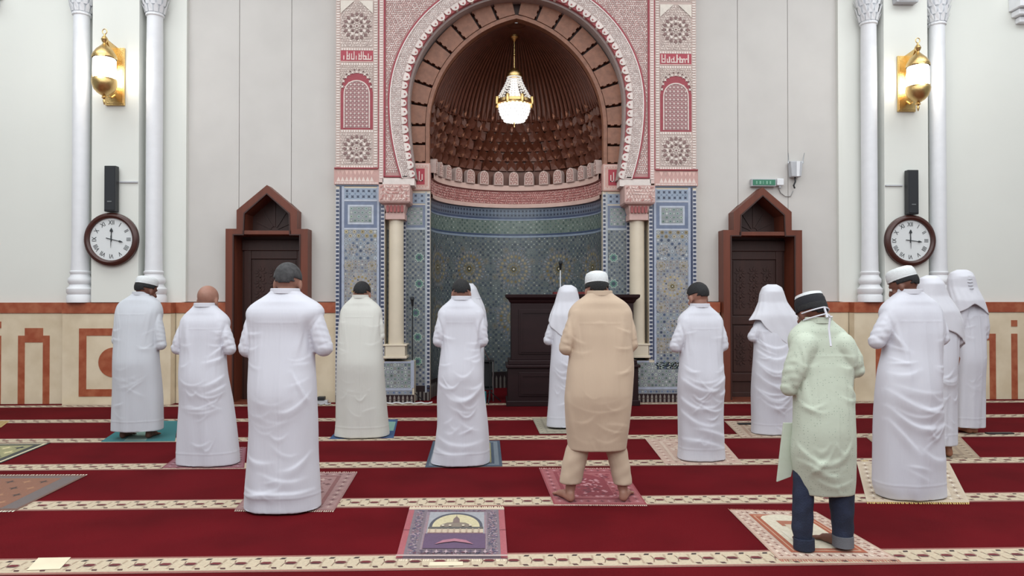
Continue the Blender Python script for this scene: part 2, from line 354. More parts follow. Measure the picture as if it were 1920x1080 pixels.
# ---- doors
ARCH[0] = True
def door(i, sg):
    cx = sg*3.515
    d = thing('door_%d' % i, (cx, 10.2, ZB), kind='structure')
    hw, ho = .57, .42
    def mir(pts): return [(cx+p[0], p[1]) for p in pts]
    out = [(-hw, ZB), (-hw, 2.485), (-ho, 2.485), (-ho, 2.745), (0, 3.10), (ho, 2.745), (ho, 2.485), (hw, 2.485), (hw, ZB)]
    inn = [(-hw+.11, ZB), (-hw+.11, 2.40), (-ho+.1, 2.40), (-ho+.11, 2.70), (0, 2.975), (ho-.11, 2.70), (ho-.1, 2.40), (hw-.11, 2.40), (hw-.11, ZB)]
    G().strip(mir(out), mir(inn), 10.03, 10.47).build('door_frame', M['woodr'], d)
    # moulding bead along the inner edge
    def off(p, k): return (p[0]*(1-k), p[1])
    G().strip(mir([(a[0]*.9+b[0]*.1, a[1]*.9+b[1]*.1) for a, b in zip(inn, out)]), mir([(p[0]*.985, p[1]-.006 if p[1] > ZB else p[1]) for p in inn]), 10.02, 10.05).build('moulding', M['wood'], d)
    G().box(cx-ho+.08, cx+ho-.08, 10.03, 10.34, 2.405, 2.46).build('transom_rail', M['woodr'], d, bevel=.004)
    # tympanum with radiating ribs
    G().prism(mir([(-.4, 2.42), (.4, 2.42), (.4, 2.74), (0, 3.05), (-.4, 2.74)]), 10.40, 10.44).build('tympanum', M['wood'], d)
    for a in (25, 58, 90, 122, 155):
        r = .42 if a == 90 else .3; ca, sa = math.cos(math.radians(a)), math.sin(math.radians(a))
        G().prism(mir([(-sa*.012+ca*.05, 2.5+ca*.012+sa*.05), (sa*.012+ca*.05, 2.5-ca*.012+sa*.05), (sa*.012+ca*r, 2.5-ca*.012+sa*r), (-sa*.012+ca*r, 2.5+ca*.012+sa*r)]), 10.385, 10.41).build('tympanum_rib', M['wood'], d)
    lf = G().box(cx-.5, cx+.5, 10.4, 10.45, ZB, 2.44).build('door_leaf', M['wood'], d)
    G().box(cx-.46, cx+.46, 10.36, 10.4, 2.2, 2.36).build('head_rail', M['wood'], d, bevel=.008)
    for x in (-.38, 0, .38): G().box(cx+x-.05, cx+x+.05, 10.37, 10.4, ZB, 2.2).build('stile', M['wood'], d, bevel=.006) if x else None
    for z0, z1 in ((1.12, 1.24), (.28, .4), (ZB, .12), (2.08, 2.2)): G().box(cx-.33, cx+.33, 10.375, 10.4, z0, z1).build('rail', M['wood'], d, bevel=.006)
    for z0, z1 in ((1.26, 2.06), (.42, 1.1)):
        pn = G().box(cx-.31, cx+.31, 10.388, 10.4, z0, z1).build('carved_panel', M['wood'], d, bevel=.004)
        cv = G(); zc = (z0+z1)/2
        for ix in (-1, 0, 1):
            for iz in range(int((z1-z0)/.2)):
                x, z = cx+ix*.2, z0+.1+(iz+.5)*(z1-z0-.2)/int((z1-z0)/.2)
                for k in range(8):
                    a = 2*PI*k/8; ca, sa = math.cos(a), math.sin(a)
                    cv.prism([(x+ca*.02, z+sa*.02), (x+ca*.055-sa*.018, z+sa*.055+ca*.018), (x+ca*.092, z+sa*.092), (x+ca*.055+sa*.018, z+sa*.055-ca*.018)], 10.378, 10.39, back=False)
        cv.build('carved_relief', M['wood'], pn, kind='stuff')
    G().ball((cx+.38, 10.35, 1.1), .03).build('door_knob', M['gold'], d, smooth=True)
    G().box(cx-hw, cx+hw, 10.0, 10.34, ZB-.03, ZB+.025).build('threshold', M['woodr'], d)
door(1, -1); door(2, 1)

# ================================================================ MIHRAB
mih = thing('mihrab', (0, 10.3, ZB), 'tall arched prayer niche with blue mosaic tile, pink carved stucco and dark wooden half dome', 'prayer niche')
TB = ['#59677f', '#75839a', '#939eab', '#a6b0b8', '#4b566d', '#8794a2']
TG = ['#84968e', '#98a69e', '#75867f', '#aab3ad']
TO = ['#9c8c62', '#a99d7a', '#8b7b55', '#b0a58c']
def field(g, u0, u1, v0, v1, w, base=TB, alt=TG, p=.05, seg=1, grout='#8e9297'):
    p *= .8
    g.rect(u0, u1, v0, v1, w, grout, seg)
    nu = max(1, round((u1-u0)/p)); nv = max(1, round((v1-v0)/p)); pu = (u1-u0)/nu; pv = (v1-v0)/nv
    for i in range(nu):
        for j in range(nv):
            u = u0+(i+.5)*pu; v = v0+(j+.5)*pv; r = min(pu, pv)
            if (i+j) % 2 == 0:
                g.star(u, v, r*.52, r*.36, 8, w-.0015, jit(random.choice(base)), PI/8)
                g.disc(u, v, r*.15, w-.0025, jit('#2b3142'), 6)
            else:
                g.star(u, v, r*.5, r*.2, 4, w-.0015, jit(random.choice(alt)), 0)
                g.disc(u, v, r*.2, w-.0025, jit(random.choice(('#c3c6c4', '#8d8f8c', '#5a6474'))), 4)
def rosette(g, cu, cv, R, w, n=12, warm=True, bl='#6b7788', bg='#a09d9b', dim=1.):
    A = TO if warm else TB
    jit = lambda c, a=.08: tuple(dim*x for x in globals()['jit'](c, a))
    m = 32; rr = (0.02, .25, .5, .75, 1.0)
    g.add([(cu+R*q*math.cos(2*PI*k/m), w-.002, cv+R*q*math.sin(2*PI*k/m)) for q in rr for k in range(m)], [(i*m+k, i*m+(k+1) % m, (i+1)*m+(k+1) % m, (i+1)*m+k) for i in range(4) for k in range(m)], bg)
    cols = [jit(bl), jit('#a79a94'), jit('#8e8378'), jit('#b3a9a2')]
    for ri, (r0, r1, wd) in enumerate(((.80, .98, .42), (.60, .80, .5), (.42, .60, .42), (.24, .41, .5))):
        for k in range(n*(2 if ri == 0 else 1)):
            m = n*(2 if ri == 0 else 1); a = 2*PI*(k+.5*(ri % 2))/m; da = PI/m*wd*1.6
            rm = (r0+r1)/2*R; c = random.choice(A) if ri in (1, 3) else (random.choice(TB) if (k % 2) else '#a09a98')
            g.flat([(cu+r0*R*math.cos(a), cv+r0*R*math.sin(a)), (cu+rm*math.cos(a+da), cv+rm*math.sin(a+da)), (cu+r1*R*math.cos(a), cv+r1*R*math.sin(a)), (cu+rm*math.cos(a-da), cv+rm*math.sin(a-da))], w-.004, jit(c, .05))
    g.star(cu, cv, R*.24, R*.15, 8, w-.005, jit('#8f8152'), PI/8); g.disc(cu, cv, R*.13, w-.006, jit('#4b4b48'), 8); g.disc(cu, cv, R*.06, w-.007, '#c9c2a8', 6)
def dotband(g, u0, u1, v0, v1, w, c0='#8f9db0', c1='#343d54', step=.07, seg=1):
    g.rect(u0, u1, v0, v1, w, c0, seg); n = max(2, int((u1-u0)/step)); h = v1-v0
    for i in range(n):
        u = u0+(i+.5)*(u1-u0)/n
        for t in (.25, .75): g.star(u, v0+h*t, h*.17, h*.09, 4, w-.002, jit(c1), PI/4)
        g.star(u+.5*(u1-u0)/n*(1 if i < n-1 else 0), v0+h*.5, h*.12, h*.05, 4, w-.002, jit('#6d7f93'), 0)
def vcheck(g, u0, u1, v0, v1, w, p=.056):
    g.rect(u0, u1, v0, v1, w, '#c4c5cb'); n = int((v1-v0)/p)
    for i in range(n):
        v = v0+(i+.2)*(v1-v0)/n; g.rect(u0+.006, u1-.004, v, v+.6*p, w-.002, jit('#3f4862'))
def frame(g, u0, u1, v0, v1, t, w, col):
    g.rect(u0, u1, v0, v0+t, w, col); g.rect(u0, u1, v1-t, v1, w, col); g.rect(u0, u0+t, v0+t, v1-t, w, col); g.rect(u1-t, u1, v0+t, v1-t, w, col)
for sg in (-1, 1):
    # body of the outer pier (tile zone) with its return
    a0, a1 = sorted((sg*1.87, sg*2.55))
    G().box(a0, a1, 10.025, 10.3, ZB, 3.105).build('pier', M['tile'] if 0 else M['colm'], mih)
    mp = lambda u, w, v, sg=sg: (sg*u, 10.02+w, v)
    g = G(mp)
    vcheck(g, 2.50, 2.553, ZB, 3.05, 0)
    g.rect(2.47, 2.50, ZB, 3.105, -.004, '#3c4560'); g.rect(1.87, 2.553, 3.085, 3.108, -.006, '#4d5669')
    g.rect(2.435, 2.47, ZB+.2, 3.085, -.003, '#a9b1c2'); g.rect(1.945, 1.975, ZB+.55, 3.085, -.003, '#a9b1c2'); g.rect(1.925, 1.945, ZB+.6, 3.085, -.004, '#3c4560')
    vcheck(g, 1.872, 1.925, ZB+.6, 3.05, 0)
    dotband(g, 1.975, 2.435, 2.90, 3.06, 0)
    g.rect(1.975, 2.435, 2.875, 2.90, -.003, '#b4bac6')
    # upper cartouche
    frame(g, 1.975, 2.435, 2.50, 2.875, .05, 0, '#6a7690'); frame(g, 2.025, 2.385, 2.55, 2.825, .025, -.002, '#b9c0cc')
    field(g, 2.05, 2.36, 2.575, 2.80, -.001, ['#8fa39e', '#9bab9f', '#7d9189'], ['#a9b2ac', '#8fa096'], .07)
    g.rect(1.975, 2.435, 2.475, 2.50, -.003, '#b4bac6')
    field(g, 1.975, 2.435, 2.36, 2.475, 0, TO, ['#6c7a8e', '#b7b9b7'], .075)
    field(g, 1.975, 2.435, 2.05, 2.36, 0, TB, ['#9faab5', '#b6bdc4'], .065)
    field(g, 1.975, 2.435, 1.30, 2.05, 0, ['#a39a96', '#8f8a8c', '#7d8191'], ['#b5aea4', '#9a8f78'], .055)
    field(g, 1.975, 2.435, .95, 1.30, 0, TB, TG, .06)
    field(g, 1.975, 2.435, .72, .95, 0, ['#9c9184', '#8a8478'], TO, .06)
    field(g, 1.975, 2.435, .50, .72, 0, TB, TG, .055)
    # pedestal zone under the column
    field(g, 1.50, 2.435, .25, .60, 0, TG, ['#5a6b7a', '#a9b3b0', '#8b8878'], .06)
    g.rect(1.48, 2.47, .215, .25, -.003, '#a9b1c2'); field(g, 1.48, 2.47, .155, .215, 0, ['#6b7c9a', '#8c9ab0'], TB, .05)
    g.rect(1.455, 1.50, .25, .64, -.003, '#a9b1c2'); g.rect(1.5, 1.87, .6, .625, -.003, '#a9b1c2')
    g.build('mosaic_tiles', M['tile'], mih, kind='stuff')
    for (u, v, R, wm) in ((2.205, 1.68, .19, 1), (2.045, 1.97, .075, 1), (2.365, 1.97, .075, 1), (2.045, 1.38, .075, 1), (2.365, 1.38, .075, 1), (2.045, .83, .07, 1), (2.365, .83, .07, 1), (2.205, 1.12, .09, 0), (2.205, .83, .08, 0), (2.08, 2.2, .075, 0), (2.33, 2.2, .075, 0)):
        q = G(mp); rosette(q, u, v, R, -.001, 16 if R > .15 else 8, bool(wm)); q.build('mosaic_rosette', M['tile'], mih)
    # dark fringe tiles at the foot: narrow upright merlons
    g = G(mp)
    g.rect(1.455, 2.553, ZB, .155, -.001, '#2f2326')
    for i in range(18):
        u = 1.475+i*.06; g.prism([(u, ZB), (u+.028, ZB), (u+.028, .12), (u+.014, .148), (u, .12)], -.006, -.001, jit('#8c8580'))
    g.rect(1.455, 2.553, .085, .092, -.007, '#4d3c38')
    g.build('merlon_tiles', M['tile'], mih, kind='stuff')
    a0, a1 = sorted((sg*1.455, sg*1.87))
    G().box(a0, a1, 10.025, 10.3, ZB, .62).build('pedestal', M['colm'], mih)
    # recessed panel behind the column
    mp2 = lambda u, w, v, sg=sg: (sg*u, 10.28+w, v)
    a0, a1 = sorted((sg*1.255, sg*1.95))
    G().box(a0, a1, 10.285, 10.42, ZB, 3.08).build('inner_pier', M['colm'], mih)
    g = G(mp2)
    vcheck(g, 1.255, 1.30, .15, 3.03, 0, .06); g.rect(1.30, 1.325, .15, 3.05, -.003, '#aab2ba')
    field(g, 1.325, 1.95, .5, 2.5, 0, ['#5b6573', '#737c85', '#4d5765'], ['#7c8682', '#8d8d83', '#687377'], .05, 1, '#777d7f')
    field(g, 1.325, 1.6, .25, .5, 0, ['#5c6880', '#6b7880'], TG, .055)
    dotband(g, 1.325, 1.6, 2.88, 3.03, 0); frame(g, 1.325, 1.62, 2.53, 2.86, .035, -.001, '#6f7a92'); field(g, 1.36, 1.585, 2.565, 2.825, 0, ['#8fa39e', '#7d9189'], ['#a9b2ac'], .06)
    g.rect(1.325, 1.6, 2.50, 2.53, -.003, '#aab2ba')
    vcheck(g, 1.60, 1.65, .5, 2.8, -.004, .06)
    g.rect(1.255, 1.6, ZB, .25, -.001, '#2b2426')
    for i in range(6): g.prism([(1.27+i*.055, ZB), (1.295+i*.055, ZB), (1.295+i*.055, .16), (1.27+i*.055, .16)], -.006, -.001, jit('#7c7874'))
    g.build('mosaic_tiles', M['tile'], mih, kind='stuff')
    for (u, v) in ((1.41, 2.1), (1.41, 1.72), (1.46, 1.3), (1.43, .95), (1.43, .6)):
        q = G(mp2); q.star(u, v, .075, .055, 8, -.003, '#a9b5ae', PI/8); q.star(u, v, .06, .045, 8, -.005, jit('#5c8276'), PI/8); q.disc(u, v, .03, -.007, jit('#4a5563'), 8); q.build('mosaic_rosette', M['tile'], mih)
# niche: half cylinder of mosaic
NR, NCY = 1.262, 10.40
def cyl(u, w, v, R=NR): a = u/NR; return (-(R+w)*math.cos(a), NCY+(R+w)*math.sin(a), v)
NL = PI*NR
g = G(); n = 48
A = [cyl(NL*i/n, .02, 0)[:2] for i in range(n+1)]
g.add([(x, y, z) for z in (ZB, 3.2) for x, y in A], [(i, i+1, n+2+i, n+1+i) for i in range(n)])
g.add([(x*1.08, NCY+(y-NCY)*1.08, z) for z in (ZB, 3.2) for x, y in A], [(i, n+1+i, n+2+i, i+1) for i in range(n)])
g.build('niche_wall', M['colm'], mih)
g = G(cyl)
NC = ['#47505d', '#5b6670', '#6e7878', '#4f5b62']; NG = ['#5f6c66', '#6f7a72', '#75756a', '#525f63']  # niche shade put into these darker tile colours
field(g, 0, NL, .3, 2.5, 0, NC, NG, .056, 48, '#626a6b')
g.rect(0, NL, 2.50, 2.53, -.003, '#8795a6', 32); g.rect(0, NL, 2.53, 2.56, -.004, '#43506b', 32)
field(g, 0, NL, 2.56, 2.78, 0, ['#61756d', '#6f8177', '#566b64'], ['#7c8a82', '#687a74'], .06, 48, '#6d7a74')
g.rect(0, NL, 2.78, 2.80, -.004, '#8795a6', 32); g.rect(0, NL, 2.80, 2.83, -.004, '#43506b', 32)
dotband(g, 0, NL, 2.83, 2.97, 0, '#5f6b7b', '#2d3547', .06, 48); g.rect(0, NL, 2.97, 3.03, -.003, '#4f5b6c', 32)
g.rect(0, NL, ZB, .3, -.001, '#2b2426', 32)
for i in range(60): u = .03+i*NL/60; g.prism([(u, ZB), (u+.03, ZB), (u+.03, .2), (u+.015, .24), (u, .2)], -.006, -.001, jit('#6c6864'))
g.build('mosaic_tiles', M['tile'], mih, kind='stuff')
for k in range(5):
    for v in (1.98, 1.18):
        q = G(cyl); u = NL/2+(k-2)*.775+.0
        if u-.34 < 0 or u+.34 > NL: continue
        rosette(q, u, v, .3, -.001, 20, True, bg='#686d6e', dim=.7)  # dim works the niche shade into the rosette colours
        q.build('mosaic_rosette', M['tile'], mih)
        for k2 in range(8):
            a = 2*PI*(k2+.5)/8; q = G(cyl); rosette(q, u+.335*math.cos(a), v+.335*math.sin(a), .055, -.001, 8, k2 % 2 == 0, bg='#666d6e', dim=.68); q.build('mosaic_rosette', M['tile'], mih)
# pink stucco band round the niche
def leaves(g, test, u0, u1, v0, v1, w, p=.034, cols=('#d8c9c2', '#cbb9b2', '#e0d3cc', '#bda8a3'), hh=.006):
    nu = int((u1-u0)/p); nv = int((v1-v0)/p)
    for i in range(nu):
        for j in range(nv):
            u = u0+(i+.5+.5*(j % 2))*(u1-u0)/nu; v = v0+(j+.5)*(v1-v0)/nv
            if not test(u, v): continue
            a = 1.3*math.sin(9.1*u)*math.cos(7.7*v)*PI+((i+j) % 3)*PI/3; ca, sa = math.cos(a), math.sin(a); L = p*.62; B = p*.28
            pts = [(-L, 0), (-L*.2, -B), (L*.75, -B*.8), (L, B*.3), (L*.2, B*.25), (-L*.3, B)]
            pts = [(u+x*ca-y*sa, v+x*sa+y*ca) for x, y in pts]
            g.prism(pts, w-hh, w, jit(random.choice(cols), .05), back=False)
PK, RD, CRM = '#b9827e', '#a23f4b', '#dcccc4'
g = G(cyl); g.rect(0, NL, 2.99, 3.34, -.01, '#a86b68', 48)
leaves(g, lambda u, v: True, .02, NL-.04, 3.05, 3.25, -.012, .036, ('#c79a94', '#d1aaa3', '#b98680'), .01)
g.build('stucco_frieze', M['stucco'], mih, kind='stuff')
for z0, z1, d in ((2.985, 3.035, .035), (3.265, 3.35, .05), (3.035, 3.05, .02)):
    g = G(); g.add([cyl(NL*i/n, -dd, z) for z in (z0, z1) for dd in (0, d) for i in range(n+1)], [(i+a, i+1+a, n+2+i+b-(n+1), n+1+i+b-(n+1)) for i in range(n) for a, b in ((0, n+1), (n+1, 3*(n+1)), (2*(n+1), 3*(n+1)), (0, 2*(n+1)))])
    g.build('stucco_moulding', mat('stucco_pale', '#cdb0a6', .7) if 'stp' not in M else M['stp'], mih)
    M['stp'] = bpy.data.materials['stucco_pale']
# row of small carved stucco arches standing above the frieze
def cyl2(R): return lambda u, w, v: (-(R+w)*math.cos(u/NR), NCY+(R+w)*math.sin(u/NR), v)
NA = 15
for k in range(NA):
    u = NL*(k+.5)/NA; g = G(cyl2(NR-.05)); W2 = .082
    pts = [(u-W2, 3.35), (u+W2, 3.35), (u+W2, 3.49)]+[(u+W2*math.cos(a), 3.49+.085*math.sin(a)) for a in (PI*.15, PI*.3, PI*.5, PI*.7, PI*.85)]+[(u-W2, 3.49)]
    g.prism(pts, -.03, .06, '#bda8a1')
    pin = [(u+(p[0]-u)*.78, 3.365+(p[1]-3.35)*.86) for p in pts]
    g.flat(pin, -.031, '#a37c76')
    leaves(g, lambda a, b: abs(a-u) < W2*.7 and b < 3.52+.04*(1-abs(a-u)/W2), u-W2, u+W2, 3.36, 3.57, -.031, .034, ('#d8c6be', '#cfb9b0'), .006)
    g.build('stucco_arch', M['stucco'], mih)
# ---- wooden half dome
ZS, RA = 4.0, 1.619
def prof(z): return 1.265 if z <= ZS else max(0, -.354+math.sqrt(max(0, RA*RA-(z-ZS)**2)))
DCY = 10.42
def dome(phi, z, d=0): r = prof(z)+d; return (-r*math.cos(phi), DCY+r*math.sin(phi), z)
zs = [3.34+(5.5795-3.34)*i/26 for i in range(27)]; n = 40
g = G(); g.add([dome(PI*k/n, z, .03) for z in zs for k in range(n+1)], [(i*(n+1)+k, i*(n+1)+k+1, (i+1)*(n+1)+k+1, (i+1)*(n+1)+k) for i in range(26) for k in range(n)])
g.build('dome_shell', M['woodb'], mih, smooth=True)
NRB = 46
for k in range(NRB):
    ph = PI*(k+.5)/NRB; path = [dome(ph, z, .012-.02*(i > 0)) for i, z in enumerate([4.35, 4.45]+[4.55+.99*t/12 for t in range(13)])]
    G().tube(path, [.004, .02]+[.026*max(.25, prof(p[2])/1.2) for p in path[2:]], 6).build('dome_rib', M['woodb'], mih, smooth=True)
# muqarnas cells: pointed little niches in staggered rows, sharing mesh data
cw, chh = .075, .19
cell = G(); cell.mp = None
P5 = [(-cw*.9, 0), (cw, 0), (cw, chh*.55), (0, chh), (-cw, chh*.55)]
cell.add([(x, -.055 if z > .01 else -.012, z) for x, z in P5]+[(x, .04, z) for x, z in P5]+[(0, .012, chh*.42)], [(0, 1, 10), (1, 2, 10), (2, 3, 10), (3, 4, 10), (4, 0, 10)]+[(i, i+5, (i+1) % 5+5, (i+1) % 5) for i in range(5)])
ARCH[0] = False
co = cell.build('muqarnas_cell', M['woodb'], org=(0, 0, 0)); cme = co.data; bpy.data.objects.remove(co)
glint_drop = G(); glint_drop.add([(-.02, -.05, .0), (.02, -.05, 0), (0, -.085, .02), (0, -.03, -.045), (-.02, .0, 0), (.02, 0, 0)], [(0, 2, 1), (0, 1, 3), (0, 3, 4), (1, 5, 3), (0, 4, 2), (1, 2, 5)])  # paler wood drops added as glints of light on the dark cells
do = glint_drop.build('glint_drop', M['woodl'], org=(0, 0, 0)); dme = do.data; bpy.data.objects.remove(do)
for r in range(6):
    z = 3.6+r*.158; N = 27
    for k in range(N):
        ph = PI*(k+.5*(r % 2)+.25)/N
        if ph > PI-.03: continue
        p = amap([dome(ph, z, -.0)])[0]; sc = prof(z+.05)/1.265
        tilt = 0 if z < ZS else -math.asin((z-ZS)/RA)*.8
        rz = PI/2-ph
        rot = (Matrix.Rotation(rz, 3, 'Z') @ Matrix.Rotation(tilt, 3, 'X')).to_euler()
        inst(cme, 'muqarnas_cell', mih, p, rot, (sc*.95, random.choice((.6, 1, 1.5)), 1))
        if (k+r) % 2 and 1 <= r: inst(dme, 'muqarnas_glint', mih, amap([dome(ph, z+.03, -.07)])[0], rot, (1, 1, random.uniform(.8, 1.5)))
ds = G()
ARCH[0] = True
# front edge trim of the pointed arch + wooden voussoir ring
def pinner(s, off=0):                       # s in 0..1 from left spring round to the right spring: point and outward normal
    J = .54; Larc = RA*math.acos(.354/RA); T = 2*(J+Larc); d = s*T; sgn = -1
    if d > T/2: d = T-d; sgn = 1
    if d < J: x, z, nx, nz = 1.265, ZS-J+d, 1, 0
    else:
        a = (d-J)/RA; x, z, nx, nz = -.354+RA*math.cos(a), ZS+RA*math.sin(a), math.cos(a), math.sin(a)
    return sgn*(x+nx*off), z+nz*off
NS = 60
G().strip([pinner(i/NS, .0) for i in range(NS+1)], [pinner(i/NS, .055) for i in range(NS+1)], 10.27, 10.42).build('arch_trim', M['woodl'], mih)
G().strip([pinner(i/NS, .05) for i in range(NS+1)], [pinner(i/NS, .40) for i in range(NS+1)], 10.36, 10.42).build('arch_backing', M['wood'], mih)
NB = 20
for k in range(NB):
    g = G(); s0 = k/NB+.0022; s1 = (k+1)/NB-.0022
    lo = [pinner(s0+(s1-s0)*i/4, .06) for i in range(5)]; hi = [pinner(s0+(s1-s0)*i/4, .34) for i in range(5)]
    # stepped joint face on the lower side
    lowside = s0 if k < NB/2 else s1; dirn = 1 if k < NB/2 else -1
    st = []
    for i in range(6):
        o = .06+.28*i/6; st += [pinner(lowside-dirn*.0022*(i % 2)+dirn*.0035, o), pinner(lowside-dirn*.0022*(i % 2)+dirn*.0035, o+.28/6)]
    if k < NB/2: poly = lo[1:]+hi[::-1][:-1]+st[::-1]
    else: poly = lo[:-1]+st+hi[:-1][::-1]
    g.prism(poly, 10.255, 10.37); g.build('voussoir', M['woodl'], mih)
# ---- pink and cream stucco front
def hs(t, r, cb):     # horseshoe outline; t 0..1 left foot over the top to the right foot
    zc, zb = 4.28, 3.20; La = PI*r; T = La+2*(zc-zb); d = t*T
    if d < zc-zb: q = zc-zb-d; return (-(r-cb*q*q), zc-q)
    if d > T-(zc-zb): q = d-(T-(zc-zb)); return (r-cb*q*q, zc-q)
    a = PI-(d-(zc-zb))/r; return (r*math.cos(a), zc+r*math.sin(a))
NH = 80
def arc(r, cb): return [hs(i/NH, r, cb) for i in range(NH+1)]
ZT = 6.5
# spandrel sheet between the ring and the rectangular frame
ou = []
for (x, z) in arc(1.80, .15):
    dx, dz = x, z-4.28; k = min(1.95/max(1e-6, abs(dx)), (ZT-4.28)/dz if dz > 1e-6 else 1e9)
    ou.append((dx*k, 4.28+dz*k) if dz > 0 else ((1.95 if dx > 0 else -1.95), z))
ou[0] = (-1.95, 3.20); ou[-1] = (1.95, 3.20)
for (ang) in (1,):
    iL = min(range(len(ou)), key=lambda i: (ou[i][0]+1.95)**2+(ou[i][1]-ZT)**2); ou[iL] = (-1.95, ZT)
    iR = min(range(len(ou)), key=lambda i: (ou[i][0]-1.95)**2+(ou[i][1]-ZT)**2); ou[iR] = (1.95, ZT)
G().strip(arc(1.80, .15), ou, 10.02, 10.3, '#b5908c').build('spandrel', M['stucco'], mih)
g = G(lambda u, w, v: (u, 10.02+w, v))
def insp(u, v):
    if abs(u) > 1.845 or v < 3.28: return False
    r = math.hypot(u, v-4.28)
    return (v >= 4.28 and r > 1.84) or (v < 4.28 and abs(u) > 1.84-.155*(4.28-v)**2)
leaves(g, insp, -1.87, 1.87, 3.25, ZT-.05, 0, .03, ('#e6dcd6', '#dbd0ca', '#ece4de', '#c4b5b0', '#d8c5bf'))
g.build('arabesque_relief', M['stucco'], mih, kind='stuff')
# ring with carved cream relief
G().strip(arc(1.625, .12), arc(1.80, .15), 10.0, 10.28, '#c2b0ab').build('arch_ring', M['stucco'], mih)
g = G(lambda u, w, v: (u, 10.0+w, v))
def inring(u, v):
    r = math.hypot(u, v-4.28) if v >= 4.28 else abs(u)+.135*(4.28-v)**2
    return 1.655 < r < 1.785 and v > 3.22
leaves(g, inring, -1.82, 1.82, 3.2, 6.1, 0, .027, ('#e6ddd8', '#d9cec9', '#ece5e0', '#cdbfba'))
g.build('ring_relief', M['stucco'], mih, kind='stuff')
G().strip(arc(1.80, .15), arc(1.822, .155), 9.99, 10.03, '#a04852').build('ring_outer_line', M['stucco'], mih)
G().strip(arc(1.785, .148), arc(1.80, .15), 9.985, 10.03, '#e8dfda').build('ring_bead', M['stucco'], mih)
G().strip(arc(1.56, .095), arc(1.63, .12), 10.01, 10.25, '#aa5a5e').build('ring_red_ground', M['stucco'], mih)
G().strip(arc(1.53, .09), arc(1.56, .095), 10.08, 10.33, '#a79a96').build('soffit', M['stucco'], mih)
NSC = 58
for k in range(NSC):
    t0 = (k+.5)/NSC; c = hs(t0, 1.61, .115); c2 = hs(t0+.002, 1.61, .115); tx, tz = c2[0]-c[0], c2[1]-c[1]; l = math.hypot(tx, tz); tx /= l; tz /= l; nx, nz = tz, -tx
    if k < 0: pass
    R = .057 if k % 2 else .048
    pts = [(c[0]-tx*R-nx*.03, c[1]-tz*R-nz*.03)]+[(c[0]-tx*R*math.cos(a)+nx*R*math.sin(a), c[1]-tz*R*math.cos(a)+nz*R*math.sin(a)) for a in (0, .45, .9, PI/2, PI-.9, PI-.45, PI)]+[(c[0]+tx*R-nx*.03, c[1]+tz*R-nz*.03)]
    g = G(); g.prism(pts, 9.985, 10.06, jit('#e3d8d2', .03))
    g.prism([(c[0]+.013*math.cos(q)+nx*.02, c[1]+.013*math.sin(q)+nz*.02) for q in [2*PI*i/8 for i in range(8)]], 9.98, 9.985, '#a86c6c')
    g.build('scallop', M['stucco'], mih)
